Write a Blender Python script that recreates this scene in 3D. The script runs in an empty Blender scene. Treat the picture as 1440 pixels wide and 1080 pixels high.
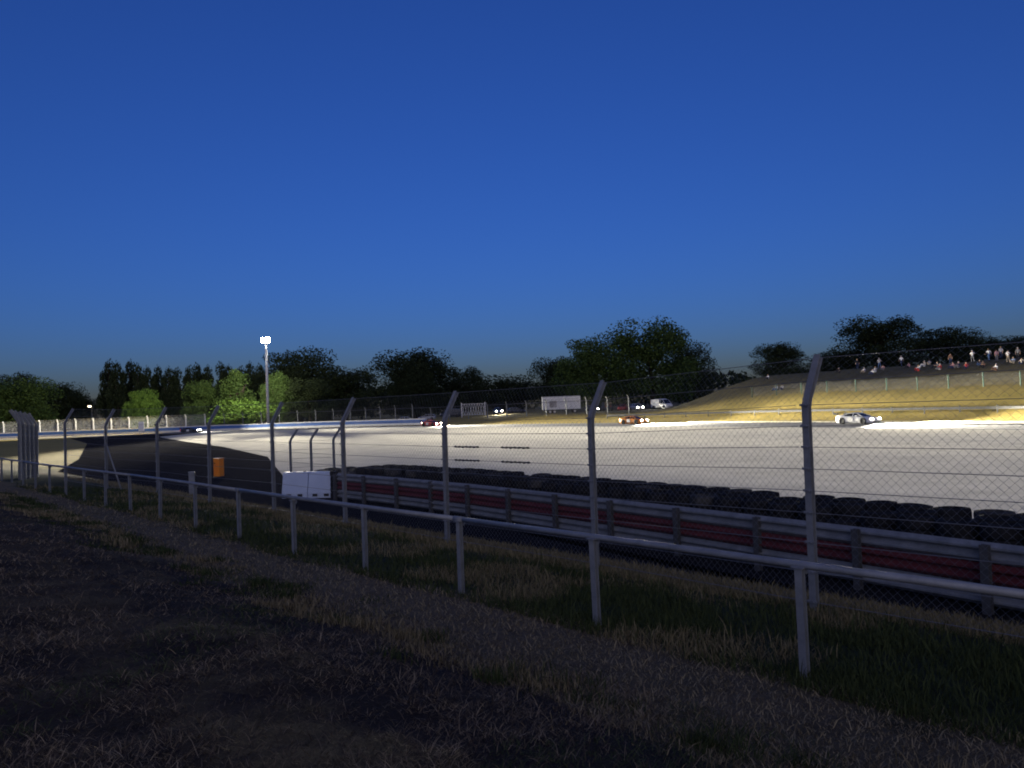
import bpy, bmesh, math, random
import numpy as np
from mathutils import Vector, Matrix

R = math.radians
sc = bpy.context.scene
col = sc.collection
rng = np.random.default_rng(7)
random.seed(7)

# ------------------------------------------------------------------ camera
CAM = Vector((0, 0, 3.3))
FPX = 1040.0
PITCH = math.atan(32 / FPX)
ROLL = R(2.17)
fwd = Vector((0, math.cos(PITCH), math.sin(PITCH)))
up0 = Vector((0, -math.sin(PITCH), math.cos(PITCH)))
rt0 = Vector((1, 0, 0))
rgt = rt0 * math.cos(ROLL) - up0 * math.sin(ROLL)
upv = up0 * math.cos(ROLL) + rt0 * math.sin(ROLL)
cam_data = bpy.data.cameras.new('camera')
cam = bpy.data.objects.new('camera', cam_data)
col.objects.link(cam)
cam.matrix_world = Matrix(((rgt.x, upv.x, -fwd.x, CAM.x), (rgt.y, upv.y, -fwd.y, CAM.y), (rgt.z, upv.z, -fwd.z, CAM.z), (0, 0, 0, 1)))
cam_data.sensor_width = 36
cam_data.lens = 36 * FPX / 1440
cam_data.clip_start = 0.1
cam_data.clip_end = 5000
sc.camera = cam

# ------------------------------------------------------------------ world, afterglow, exposure
world = bpy.data.worlds.new('World')
sc.world = world
world.use_nodes = True
wn = world.node_tree
sky = wn.nodes.new('ShaderNodeTexSky')
sky.sky_type = 'NISHITA'
sky.sun_disc = False
sky.sun_elevation = R(3.4)
sky.sun_rotation = R(180)
sky.ozone_density = 4.0
tint = wn.nodes.new('ShaderNodeMix')
tint.data_type = 'RGBA'
tint.blend_type = 'MULTIPLY'
tint.inputs[0].default_value = 1.0
tint.inputs[7].default_value = (0.80, 0.90, 1.76, 1)
bgn = wn.nodes['Background']
wn.links.new(sky.outputs[0], tint.inputs[6])
wn.links.new(tint.outputs[2], bgn.inputs[0])
bgn.inputs[1].default_value = 0.115

sl = bpy.data.lights.new('afterglow_sun', 'SUN')
sl.energy = 0.55
sl.angle = R(80)
sl.color = (1.0, 0.87, 0.68)
so = bpy.data.objects.new('afterglow_sun', sl)
col.objects.link(so)
so.rotation_euler = (R(90 - 22), 0, 0)          # comes from behind the camera, low
so.location = (0, -50, 30)

sc.view_settings.view_transform = 'Standard'
sc.view_settings.look = 'None'
sc.view_settings.exposure = 0.0
sc.view_settings.gamma = 1.0
sc.view_settings.use_curve_mapping = False
sc.render.engine = 'CYCLES'
sc.cycles.use_denoising = True
sc.cycles.max_bounces = 5
sc.cycles.sample_clamp_indirect = 4.0
sc.cycles.filter_width = 1.9

MAST_POWER = 3.6e5
HEAD_POWER = 1.3e5

# ------------------------------------------------------------------ helpers
def at(x, y, d):
    """world point seen at pixel (x, y) of the 1440x1080 photo at forward distance d (metres along +Y)"""
    r = fwd + rgt * ((x - 720) / FPX) + upv * ((540 - y) / FPX)
    return CAM + r * (d / r.y)

def ray(x, y):
    return fwd + rgt * ((x - 720) / FPX) + upv * ((540 - y) / FPX)

def hor(x):
    return 572 + (720 - x) * math.tan(ROLL)

def hashn(ix, iy, seed):
    h = (ix * 374761393 + iy * 668265263 + seed * 1274126177) & 0x7fffffff
    h = ((h ^ (h >> 13)) * 1274126177) & 0x7fffffff
    return ((h ^ (h >> 16)) & 0xffff) / 65535.0

def vnoise(x, y, seed=0):
    x = np.asarray(x, float); y = np.asarray(y, float)
    ix = np.floor(x).astype(np.int64); iy = np.floor(y).astype(np.int64)
    fx = x - ix; fy = y - iy
    fx = fx * fx * (3 - 2 * fx); fy = fy * fy * (3 - 2 * fy)
    a = hashn(ix, iy, seed); b = hashn(ix + 1, iy, seed); c = hashn(ix, iy + 1, seed); d = hashn(ix + 1, iy + 1, seed)
    return (a * (1 - fx) + b * fx) * (1 - fy) + (c * (1 - fx) + d * fx) * fy

def sstep(a, b, x):
    t = np.clip((np.asarray(x, float) - a) / (b - a), 0, 1)
    return t * t * (3 - 2 * t)

class MB:
    def __init__(self):
        self.v = []; self.f = []; self.m = []
    def add(self, vs, fs, mi=0):
        b = len(self.v)
        self.v.extend([tuple(p) for p in vs])
        for f in fs:
            self.f.append(tuple(i + b for i in f)); self.m.append(mi)
        return self
    def box(self, c, s, mi=0, M=None):
        x, y, z = s[0] / 2, s[1] / 2, s[2] / 2
        vs = [Vector((sx * x, sy * y, sz * z)) for sz in (-1, 1) for sx, sy in ((-1, -1), (1, -1), (1, 1), (-1, 1))]
        if M is not None: vs = [M @ p for p in vs]
        vs = [p + Vector(c) for p in vs]
        return self.add(vs, [(3, 2, 1, 0), (4, 5, 6, 7), (0, 1, 5, 4), (1, 2, 6, 5), (2, 3, 7, 6), (3, 0, 4, 7)], mi)
    def tube(self, pts, r, n=8, mi=0, caps=True):
        pts = [Vector(p) for p in pts]
        rs = r if isinstance(r, (list, tuple)) else [r] * len(pts)
        rings = []
        for i, p in enumerate(pts):
            d = (pts[min(i + 1, len(pts) - 1)] - pts[max(i - 1, 0)])
            d = d.normalized() if d.length > 1e-9 else Vector((0, 0, 1))
            a = Vector((0, 0, 1)) if abs(d.z) < 0.9 else Vector((1, 0, 0))
            e1 = d.cross(a).normalized(); e2 = d.cross(e1)
            rings.append([p + (e1 * math.cos(2 * math.pi * k / n) + e2 * math.sin(2 * math.pi * k / n)) * rs[i] for k in range(n)])
        vs = [q for rg in rings for q in rg]; fs = []
        for i in range(len(pts) - 1):
            for k in range(n):
                k2 = (k + 1) % n
                fs.append((i * n + k, i * n + k2, (i + 1) * n + k2, (i + 1) * n + k))
        if caps:
            fs.append(tuple(range(n))); fs.append(tuple((len(pts) - 1) * n + k for k in reversed(range(n))))
        return self.add(vs, fs, mi)
    def sweep(self, prof, path, mi=0, closed=True):
        """prof: list of (a, b) offsets; path: list of (point, axis_a, axis_b)"""
        n = len(prof); vs = []
        for p, ea, eb in path:
            for a, b in prof: vs.append(Vector(p) + Vector(ea) * a + Vector(eb) * b)
        fs = []
        for i in range(len(path) - 1):
            for k in range(n if closed else n - 1):
                k2 = (k + 1) % n
                fs.append((i * n + k, i * n + k2, (i + 1) * n + k2, (i + 1) * n + k))
        if closed:
            fs.append(tuple(reversed(range(n)))); fs.append(tuple((len(path) - 1) * n + k for k in range(n)))
        return self.add(vs, fs, mi)
    def mesh(self, name, mats, smooth=False, bevel=0):
        me = bpy.data.meshes.new(name)
        me.from_pydata(self.v, [], self.f)
        for m in (mats if isinstance(mats, (list, tuple)) else [mats]): me.materials.append(m)
        me.polygons.foreach_set('material_index', self.m)
        bm = bmesh.new(); bm.from_mesh(me)
        bmesh.ops.recalc_face_normals(bm, faces=bm.faces)
        if bevel:
            bmesh.ops.bevel(bm, geom=[e for e in bm.edges if e.is_manifold and e.calc_face_angle(0) > 0.5], offset=bevel, segments=2, affect='EDGES', profile=0.6)
        bm.to_mesh(me); bm.free()
        if smooth: me.polygons.foreach_set('use_smooth', [True] * len(me.polygons))
        me.update()
        return me
    def obj(self, name, mats, parent=None, smooth=False, bevel=0):
        return link(name, self.mesh(name, mats, smooth, bevel), parent)

def link(name, data, parent=None, loc=None, rotz=None):
    o = bpy.data.objects.new(name, data)
    col.objects.link(o)
    if parent is not None: o.parent = parent
    if loc is not None: o.location = loc
    if rotz is not None: o.rotation_euler = (0, 0, rotz)
    return o

def tag(o, label, cat, group=None, kind=None):
    o['label'] = label; o['category'] = cat
    if group: o['group'] = group
    if kind: o['kind'] = kind
    return o

def thing(name, label, cat, loc=(0, 0, 0), rotz=0, group=None):
    o = link(name, None, None, loc, rotz)
    o.empty_display_size = 0.2
    return tag(o, label, cat, group)

def struct(o):
    o['kind'] = 'structure'
    return o

def copy_tree(o, parent=None):
    c = o.copy(); col.objects.link(c); c.parent = parent
    for ch in o.children: copy_tree(ch, c)
    return c

# ------------------------------------------------------------------ materials
def pmat(name, c1, c2=None, scale=3.0, rough=0.8, metal=0.0, bump=0.0, bscale=None, spec=0.3, detail=6, stretch=None):
    m = bpy.data.materials.new(name); m.use_nodes = True
    nt = m.node_tree; b = nt.nodes['Principled BSDF']
    b.inputs['Roughness'].default_value = rough
    b.inputs['Metallic'].default_value = metal
    b.inputs['Specular IOR Level'].default_value = spec
    tc = nt.nodes.new('ShaderNodeTexCoord')
    src = tc.outputs['Object']
    if stretch:
        mp = nt.nodes.new('ShaderNodeMapping'); mp.inputs['Scale'].default_value = stretch
        nt.links.new(src, mp.inputs[0]); src = mp.outputs[0]
    if c2 is None: c2 = tuple(min(1, x * 1.35 + 0.004) for x in c1); c1 = tuple(x * 0.75 for x in c1)
    n = nt.nodes.new('ShaderNodeTexNoise'); n.inputs['Scale'].default_value = scale; n.inputs['Detail'].default_value = detail; n.inputs['Roughness'].default_value = 0.65
    nt.links.new(src, n.inputs['Vector'])
    r = nt.nodes.new('ShaderNodeValToRGB')
    r.color_ramp.elements[0].position = 0.32; r.color_ramp.elements[0].color = (*c1, 1)
    r.color_ramp.elements[1].position = 0.68; r.color_ramp.elements[1].color = (*c2, 1)
    nt.links.new(n.outputs['Fac'], r.inputs[0]); nt.links.new(r.outputs[0], b.inputs['Base Color'])
    if bump:
        n2 = nt.nodes.new('ShaderNodeTexNoise'); n2.inputs['Scale'].default_value = bscale or scale * 6; n2.inputs['Detail'].default_value = 4
        nt.links.new(src, n2.inputs['Vector'])
        bp = nt.nodes.new('ShaderNodeBump'); bp.inputs['Strength'].default_value = bump; bp.inputs['Distance'].default_value = 0.03
        nt.links.new(n2.outputs['Fac'], bp.inputs['Height']); nt.links.new(bp.outputs[0], b.inputs['Normal'])
    return m

def emat(name, c, strength):
    m = bpy.data.materials.new(name); m.use_nodes = True
    b = m.node_tree.nodes['Principled BSDF']
    b.inputs['Base Color'].default_value = (*[min(1, x) * 0.8 for x in c], 1)
    b.inputs['Emission Color'].default_value = (*c, 1)
    b.inputs['Emission Strength'].default_value = strength
    return m

def leafmat(name, c1, c2):
    m = bpy.data.materials.new(name); m.use_nodes = True
    nt = m.node_tree; b = nt.nodes['Principled BSDF']
    b.inputs['Roughness'].default_value = 0.75; b.inputs['Specular IOR Level'].default_value = 0.15
    g = nt.nodes.new('ShaderNodeNewGeometry')
    r = nt.nodes.new('ShaderNodeValToRGB')
    r.color_ramp.elements[0].color = (*c1, 1); r.color_ramp.elements[1].color = (*c2, 1)
    nt.links.new(g.outputs['Random Per Island'], r.inputs[0])
    nt.links.new(r.outputs[0], b.inputs['Base Color'])
    return m

M = {}
M['galv'] = pmat('galvanised_steel', (0.20, 0.21, 0.22), (0.31, 0.32, 0.34), 5, 0.6, 0.3, 0.1, spec=0.5)
M['galv_dull'] = pmat('weathered_galvanised_steel', (0.17, 0.18, 0.19), (0.27, 0.28, 0.29), 4, 0.8, 0.1, 0.1)
M['wire'] = pmat('dull_wire', (0.16, 0.165, 0.17), (0.24, 0.24, 0.25), 6, 0.6, 0.4)
M['dark_wire'] = pmat('dark_wire', (0.05, 0.05, 0.055), (0.09, 0.09, 0.09), 6, 0.6, 0.4)
M['white_steel'] = pmat('white_and_floodlit_steel', (0.62, 0.62, 0.60), (0.80, 0.80, 0.78), 2, 0.5)  # also gives the far fence its floodlit brightness
M['red_beam'] = pmat('faded_red_paint', (0.10, 0.022, 0.025), (0.16, 0.036, 0.036), 3, 0.6, 0.0, 0.1)
M['rubber'] = pmat('black_rubber', (0.014, 0.014, 0.015), (0.035, 0.034, 0.033), 4, 0.95, 0, 0.2, spec=0.05)
M['rubber_worn'] = pmat('worn_grey_rubber', (0.03, 0.03, 0.03), (0.085, 0.08, 0.07), 3, 0.95, 0, 0.2, spec=0.05)
M['white_plastic'] = pmat('white_plastic', (0.52, 0.60, 0.76), (0.60, 0.68, 0.82), 2, 0.5)
M['orange'] = pmat('orange_plastic', (1.0, 0.25, 0.012), (1.0, 0.33, 0.02), 2, 0.5)
M['black'] = pmat('black_plastic', (0.02, 0.02, 0.02), (0.03, 0.03, 0.03), 4, 0.6)
M['concrete'] = pmat('pale_concrete', (0.38, 0.37, 0.35), (0.52, 0.51, 0.48), 1.2, 0.9, 0, 0.2)
M['blue_paint'] = pmat('blue_painted_panel', (0.045, 0.13, 0.42), (0.07, 0.18, 0.52), 1.0, 0.6)
M['white_paint'] = pmat('white_painted_panel', (0.66, 0.66, 0.64), (0.80, 0.80, 0.78), 1.2, 0.6)
M['glass'] = pmat('dark_car_glass', (0.015, 0.018, 0.022), (0.02, 0.024, 0.03), 1, 0.08, 0, spec=0.6)
M['tyre'] = pmat('tyre_rubber', (0.015, 0.015, 0.015), (0.025, 0.025, 0.025), 4, 0.85)
M['alloy'] = pmat('alloy', (0.3, 0.3, 0.31), (0.4, 0.4, 0.4), 4, 0.35, 0.9)
M['tail'] = emat('lit_tail_lamp', (1.0, 0.03, 0.015), 9)
M['tail_off'] = pmat('red_lens', (0.30, 0.01, 0.01), (0.36, 0.015, 0.012), 3, 0.3)
M['head'] = emat('lit_head_lamp', (1.0, 0.93, 0.78), 60)
M['lens'] = pmat('clear_lens', (0.6, 0.6, 0.62), (0.7, 0.7, 0.72), 3, 0.15, 0.3, spec=0.7)
M['bark'] = pmat('bark', (0.035, 0.028, 0.02), (0.07, 0.055, 0.042), 6, 0.95, 0, 0.5)
M['leaf_unlit'] = leafmat('unlit_leaves', (0.012, 0.020, 0.009), (0.034, 0.048, 0.018))  # darker leaf copy for trees outside the light
M['leaf_lit'] = leafmat('lit_leaves', (0.028, 0.055, 0.014), (0.065, 0.105, 0.026))  # brighter leaf copy, the tree's lit look put into its colour
M['leaf_bright_lit'] = leafmat('brightly_lit_leaves', (0.07, 0.14, 0.022), (0.13, 0.22, 0.04))  # brightest leaf copy, floodlight on the foliage put into its colour

# ------------------------------------------------------------------ layout of the place
NX, NY = 0.726, 0.688          # towards the track
TX, TY = -0.688, 0.726         # along railing, away from camera
def us(u, s):
    return (NX * s + TX * u, NY * s + TY * u)

TRK = np.array([(-260, 178), (-190, 180), (-125, 180), (-95, 179.5), (-70, 177), (-45, 168), (-16, 146), (2, 127.5), (16.6, 110.5), (27, 95), (34.6, 81), (44, 62), (56, 38), (72, 6), (95, -40), (130, -110)], float)
def resample(P, step):
    P = np.asarray(P, float)
    # Catmull-Rom then even arc length
    out = []
    for i in range(len(P) - 1):
        p0 = P[max(i - 1, 0)]; p1 = P[i]; p2 = P[i + 1]; p3 = P[min(i + 2, len(P) - 1)]
        for t in np.linspace(0, 1, 24, endpoint=False):
            out.append(0.5 * (2 * p1 + (p2 - p0) * t + (2 * p0 - 5 * p1 + 4 * p2 - p3) * t * t + (3 * p1 - p0 - 3 * p2 + p3) * t ** 3))
    out.append(P[-1]); out = np.array(out)
    L = np.concatenate([[0], np.cumsum(np.linalg.norm(np.diff(out, axis=0), axis=1))])
    s = np.arange(0, L[-1], step)
    return np.stack([np.interp(s, L, out[:, k]) for k in range(out.shape[1])], 1)
TC = resample(TRK, 2.0)
TD = np.gradient(TC, axis=0); TD /= np.linalg.norm(TD, axis=1)[:, None]
TN = np.stack([-TD[:, 1], TD[:, 0]], 1)       # outward (far) side is to the left of travel
def track_q(x, y):
    """signed distance from the track centreline, positive on the far side"""
    x = np.asarray(x, float); y = np.asarray(y, float)
    sh = x.shape; p = np.stack([x.ravel(), y.ravel()], 1)
    out = np.empty(len(p))
    for i in range(0, len(p), 20000):
        d = p[i:i + 20000, None, :] - TC[None, ::2, :]
        k = (d ** 2).sum(2).argmin(1)
        dd = d[np.arange(len(k)), k]
        nn = TN[::2][k]
        sg = np.sign((dd * nn).sum(1))
        out[i:i + 20000] = sg * np.sqrt((dd ** 2).sum(1))
    return out.reshape(sh)

PS = [-60, -8, -3, 0, 1.5, 3, 4.2, 5.0, 6.23, 8, 9.5, 11.3, 12.0, 400]
PZ = [4.0, 2.4, 1.9, 1.70, 1.55, 1.34, 1.06, 0.96, 0.86, 0.66, 0.50, 0.16, 0.0, 0.0]
def height(x, y):
    x = np.asarray(x, float); y = np.asarray(y, float)
    s = NX * x + NY * y
    dist = np.hypot(x, y)
    z = np.interp(s, PS, PZ)
    near = sstep(12.0, 8.5, s) * sstep(90, 50, dist)
    z = z * (1 - 0.9 * sstep(45, 85, dist) * sstep(0, 6, s) )
    z = z + near * ((vnoise(x * 0.45, y * 0.45, 1) - 0.5) * 0.10 + (vnoise(x * 1.7, y * 1.7, 2) - 0.5) * 0.05 * sstep(5.5, 4.0, s) + (vnoise(x * 5, y * 5, 3) - 0.5) * 0.03 * sstep(5.0, 4.0, s))
    q = track_q(x, y)
    verge = 1.5 * sstep(8, 22, q) * sstep(-40, -5, x)
    tap = sstep(-17, 9, x - 0.3 * y)
    bank = (6.0 * np.clip((q - 13) / 28, 0, 1) + 0.35 * np.sin(np.clip((q - 13) / 28, 0, 1) * math.pi)) * tap
    far = (vnoise(x * 0.06, y * 0.06, 5) - 0.5) * 0.5 * sstep(14, 30, q) + (vnoise(x * 0.25, y * 0.25, 8) - 0.5) * 0.18 * sstep(12, 20, q)
    return z + verge + bank + far
def hz(x, y):
    return float(height(np.array([x]), np.array([y]))[0])
def on_ground(px, py, d0=60, d1=260):
    """where the line of sight through a pixel meets the terrain"""
    r = ray(px, py); ds = np.arange(d0, d1, 0.25)
    xs = CAM.x + r.x / r.y * ds; ys = ds; zs = CAM.z + r.z / r.y * ds
    h = height(xs, ys)
    k = np.nonzero(h >= zs)[0]
    i = int(k[0]) if len(k) else len(ds) - 1
    return Vector((xs[i], ys[i], h[i]))

# ------------------------------------------------------------------ ground
def axis(lo, f0, f1, hi, fine, grow=1.12):
    a = list(np.arange(f0, f1, fine)); st = fine
    while a[-1] < hi: st = min(st * grow, 25 if a[-1] > 260 else 3.0); a.append(a[-1] + st)
    st = fine
    while a[0] > lo: st = min(st * grow, 25 if a[0] < -260 else 3.0); a.insert(0, a[0] - st)
    return np.array(a)
gx = axis(-900, -32, 9, 900, 0.2); gy = axis(-120, -1, 44, 1500, 0.2)
GX, GY = np.meshgrid(gx, gy)
GZ = height(GX, GY)
nxg, nyg = len(gx), len(gy)
me = bpy.data.meshes.new('ground')
me.vertices.add(nxg * nyg); me.vertices.foreach_set('co', np.stack([GX, GY, GZ], 2).ravel())
idx = np.arange(nxg * nyg).reshape(nyg, nxg)
quads = np.stack([idx[:-1, :-1], idx[:-1, 1:], idx[1:, 1:], idx[1:, :-1]], 2).reshape(-1, 4)
me.loops.add(quads.size); me.loops.foreach_set('vertex_index', quads.ravel())
me.polygons.add(len(quads)); me.polygons.foreach_set('loop_start', np.arange(len(quads)) * 4)
me.update(); me.validate()
at0 = me.attributes.new('bank', 'FLOAT', 'POINT'); QG = track_q(GX, GY)
at0.data.foreach_set('value', (sstep(16, 28, QG + 5 * (vnoise(GX * .3, GY * .3, 14) - .5)) * sstep(0, 20, GX)).ravel())
me.polygons.foreach_set('use_smooth', np.ones(len(quads), bool))

def ground_material():
    m = bpy.data.materials.new('dry_summer_ground'); m.use_nodes = True
    nt = m.node_tree; b = nt.nodes['Principled BSDF']; L = nt.links.new
    b.inputs['Roughness'].default_value = 0.95; b.inputs['Specular IOR Level'].default_value = 0.1
    tc = nt.nodes.new('ShaderNodeTexCoord')
    dot = nt.nodes.new('ShaderNodeVectorMath'); dot.operation = 'DOT_PRODUCT'; dot.inputs[1].default_value = (NX, NY, 0)
    L(tc.outputs['Object'], dot.inputs[0])
    def noise(scale, detail=5):
        n = nt.nodes.new('ShaderNodeTexNoise'); n.inputs['Scale'].default_value = scale; n.inputs['Detail'].default_value = detail; n.inputs['Roughness'].default_value = 0.7
        L(tc.outputs['Object'], n.inputs['Vector']); return n.outputs['Fac']
    def math_(op, a, b_):
        n = nt.nodes.new('ShaderNodeMath'); n.operation = op
        for i, v in enumerate((a, b_)):
            if isinstance(v, (int, float)): n.inputs[i].default_value = v
            else: L(v, n.inputs[i])
        return n.outputs[0]
    wob = math_('MULTIPLY', math_('SUBTRACT', noise(0.9, 6), 0.5), 1.5)
    wob2 = math_('MULTIPLY', math_('SUBTRACT', noise(0.22, 2), 0.5), 1.6)
    s = math_('ADD', math_('ADD', dot.outputs['Value'], wob), wob2)
    fac = math_('DIVIDE', math_('ADD', s, 2.0), 20.0)
    rp = nt.nodes.new('ShaderNodeValToRGB'); cr = rp.color_ramp
    def P(S): return (S + 2.0) / 20.0
    stops = [(-2, (0.034, 0.026, 0.022)), (4.0, (0.036, 0.027, 0.022)), (4.5, (0.125, 0.097, 0.062)), (5.9, (0.12, 0.093, 0.060)), (6.4, (0.035, 0.040, 0.019)), (9.0, (0.038, 0.043, 0.020)), (9.8, (0.15, 0.12, 0.065)), (12.0, (0.17, 0.14, 0.072)), (13, (0.27, 0.22, 0.075)), (17, (0.30, 0.235, 0.075))]
    while len(cr.elements) < len(stops): cr.elements.new(0.5)
    for e, (S, c) in zip(cr.elements, stops): e.position = P(S); e.color = (*c, 1)
    L(fac, rp.inputs[0])
    def mixc(f, a, bb, bt='MIX'):
        n = nt.nodes.new('ShaderNodeMix'); n.data_type = 'RGBA'; n.blend_type = bt
        if isinstance(f, (int, float)): n.inputs[0].default_value = f
        else: L(f, n.inputs[0])
        for i, v in ((6, a), (7, bb)):
            if isinstance(v, tuple): n.inputs[i].default_value = (*v, 1)
            else: L(v, n.inputs[i])
        return n.outputs[2]
    def ramp(f, a, bb):
        n = nt.nodes.new('ShaderNodeMapRange'); n.inputs[1].default_value = a; n.inputs[2].default_value = bb
        L(f, n.inputs[0]); return n.outputs[0]
    c = mixc(ramp(noise(6, 8), 0.35, 0.7), rp.outputs[0], (1.3, 1.25, 1.2), 'MULTIPLY')
    c = mixc(ramp(noise(2.3, 6), 0.52, 0.75), c, (0.40, 0.38, 0.40), 'MULTIPLY')
    c = mixc(math_('MULTIPLY', ramp(noise(0.12, 5), 0.45, 0.7), 0.6), c, (0.55, 0.62, 0.5), 'MULTIPLY')
    ba = nt.nodes.new('ShaderNodeAttribute'); ba.attribute_name = 'bank'
    dull = mixc(ramp(noise(0.7, 7), 0.35, 0.65), (0.11, 0.096, 0.042), (0.20, 0.168, 0.082))
    c = mixc(ba.outputs['Fac'], c, dull)
    L(c, b.inputs['Base Color'])
    bp = nt.nodes.new('ShaderNodeBump'); bp.inputs['Strength'].default_value = 0.7; bp.inputs['Distance'].default_value = 0.05
    L(noise(14, 8), bp.inputs['Height']); L(bp.outputs[0], b.inputs['Normal'])
    return m
M['ground'] = ground_material()
me.materials.append(M['ground'])
struct(link('ground', me))

# asphalt, gravel, track ------------------------------------------------
M['asphalt'] = pmat('old_asphalt', (0.018, 0.018, 0.020), (0.030, 0.029, 0.030), 0.6, 1.0, 0, 0.3, 60, spec=0.0)
M['track'] = pmat('race_asphalt', (0.10, 0.10, 0.105), (0.15, 0.15, 0.155), 0.15, 0.75, 0, 0.2, 30, spec=0.3, stretch=(1, 1, 1))
M['gravel'] = pmat('pale_gravel', (0.47, 0.45, 0.39), (0.62, 0.59, 0.52), 0.5, 1.0, 0, 0.9, 9, spec=0.0, detail=10)
M['line'] = pmat('white_line_paint', (0.62, 0.62, 0.60), (0.78, 0.78, 0.76), 0.8, 0.7)

GR = np.array([(19, -12), (14.2, -1.5), (9.3, 7.4), (7.27, 10.5), (5.3, 13.4), (3.5, 15.9), (-2.1, 23.2), (-6.1, 27.5), (-8.6, 30.2)], float)
GRS = resample(GR, 2.0)
grd = np.gradient(GRS, axis=0); grd /= np.linalg.norm(grd, axis=1)[:, None]
grn = np.stack([grd[:, 1], -grd[:, 0]], 1)        # to the right of the walking direction = towards the track
if (grn[5] @ np.array([NX, NY])) < 0: grn = -grn

def sheet(name, mat, poly, z):
    bm = bmesh.new()
    vs = [bm.verts.new((p[0], p[1], z)) for p in poly]
    f = bm.faces.new(vs)
    bmesh.ops.triangulate(bm, faces=[f])
    bmesh.ops.recalc_face_normals(bm, faces=bm.faces)
    m_ = bpy.data.meshes.new(name); bm.to_mesh(m_); bm.free(); m_.materials.append(mat)
    if m_.polygons and m_.polygons[0].normal.z < 0: m_.flip_normals()
    return struct(link(name, m_))

near_edge = TC - TN * 6.0
far_edge = TC + TN * 6.0
# gravel trap: from under the tyre wall to the near edge of the track
gpoly = [tuple(GRS[i] + grn[i] * 1.2) for i in range(len(GRS))]
gpoly += [(-12.5, 40), (-20, 60), (-33, 84), (-52, 115), (-70, 146)]
ks = [i for i in range(len(TC)) if -76 < TC[i, 0] < 90]
gpoly += [tuple(TC[i] - TN[i] * 5.6) for i in ks if i % 2 == 0]
# real, gently rolling gravel surface
def in_poly(px, py, poly):
    inside = np.zeros(px.shape, bool); n = len(poly)
    for i in range(n):
        x1, y1 = poly[i]; x2, y2 = poly[(i + 1) % n]
        c = ((y1 > py) != (y2 > py)) & (px < (x2 - x1) * (py - y1) / (y2 - y1 + 1e-12) + x1)
        inside ^= c
    return inside
sheet('gravel_trap', M['gravel'], gpoly, 0.012)

# service road along the guardrail and the escape road on the left
road = [us(-32, 11.7), us(-14, 11.8), us(-5, 11.8), us(4, 12.0), us(14, 12.15), us(24, 12.15), us(33, 12.15)]
road += [(-27, 42), (-40, 68), (-68, 118), (-101, 168), (-85, 172), (-74, 168)]
road += [(-60, 140), (-48, 113), (-29, 82), (-15, 58), (-9, 42)]
road += [tuple(GRS[i] + grn[i] * 1.25) for i in reversed(range(len(GRS)))]
sheet('service_road', M['asphalt'], road, 0.008)

def ribbon(name, mat, c0, off0, off1, z, k0=0, k1=None, prof=None):
    mb = MB(); k1 = k1 or len(c0)
    vs = []; fs = []
    pr = prof or [(off0, z), (off1, z)]
    for i in range(k0, k1):
        for a, zz in pr: vs.append((*(TC[i] + TN[i] * a), zz))
    n = len(pr)
    for i in range(k1 - k0 - 1):
        for j in range(n - 1): fs.append((i * n + j, i * n + j + 1, (i + 1) * n + j + 1, (i + 1) * n + j))
    mb.add(vs, fs)
    o = mb.obj(name, mat)
    return o
struct(ribbon('race_track', M['track'], TC, -6.2, 6.2, 0.03))
l1 = ribbon('edge_line', M['line'], TC, -5.9, -5.72, 0.035); struct(l1)
l2 = ribbon('edge_line', M['line'], TC, 5.72, 5.9, 0.035); struct(l2)
# far kerb: low sloped kerb stones, red and white, each its own piece
M['kerb_red'] = pmat('kerb_red', (0.40, 0.05, 0.04), (0.5, 0.08, 0.06), 2, 0.7)
M['kerb_pale'] = pmat('kerb_pale_yellow', (0.66, 0.60, 0.42), (0.78, 0.74, 0.55), 2, 0.7)
kerb = thing('track_kerb', 'low pale kerb of sloping blocks along the far edge of the race track', 'kerb')
for i in range(len(TC) - 1):
    if not (20 < TC[i, 0] < 60 and TC[i, 1] > 25): continue
    mb = MB(); a, b = TC[i], TC[i + 1]; na, nb = TN[i], TN[i + 1]
    sec = [(6.22, 0.0), (6.3, 0.06), (7.1, 0.13), (7.2, 0.0)]
    b2 = a + (b - a) * 0.985
    vs = [(*(a + na * o_), z_) for o_, z_ in sec] + [(*(b2 + nb * o_), z_) for o_, z_ in sec]
    mb.add(vs, [(0, 1, 5, 4), (1, 2, 6, 5), (2, 3, 7, 6), (3, 2, 1, 0), (4, 5, 6, 7)])
    mb.obj('kerb_block', M['kerb_pale'], kerb)

# ------------------------------------------------------------------ low pipe railing
rail = thing('pipe_railing', 'low galvanised tube railing running beside the worn dirt path', 'railing')
RP = [Vector((2.44, 6.48)) + Vector((TX, TY)) * (2.335 * k) for k in range(-4, 18)]
def rail_post_mesh():
    mb = MB()
    prof = [(a_ * .8, b_ * .85) for a_, b_ in [(-.042, -.036), (.042, -.036), (.042, -.026), (.006, -.026), (.006, .026), (.042, .026), (.042, .036), (-.042, .036), (-.042, .026), (-.006, .026), (-.006, -.026), (-.042, -.026)]]
    mb.sweep(prof, [((0, 0, -.35), (1, 0, 0), (0, 1, 0)), ((0, 0, .955), (1, 0, 0), (0, 1, 0))])
    return mb.mesh('railing_post', M['galv_dull'])
def rail_clamp_mesh():
    mb = MB()
    mb.box((0, 0, .962), (.11, .10, .012)); mb.box((0, -.047, .93), (.09, .012, .06))
    for sx in (-.03, .03): mb.tube([(sx, -.052, .93), (sx, -.068, .93)], .012, 6)
    return mb.mesh('railing_clamp', M['galv'])
pm, cm_ = rail_post_mesh(), rail_clamp_mesh()
tops = []
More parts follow.
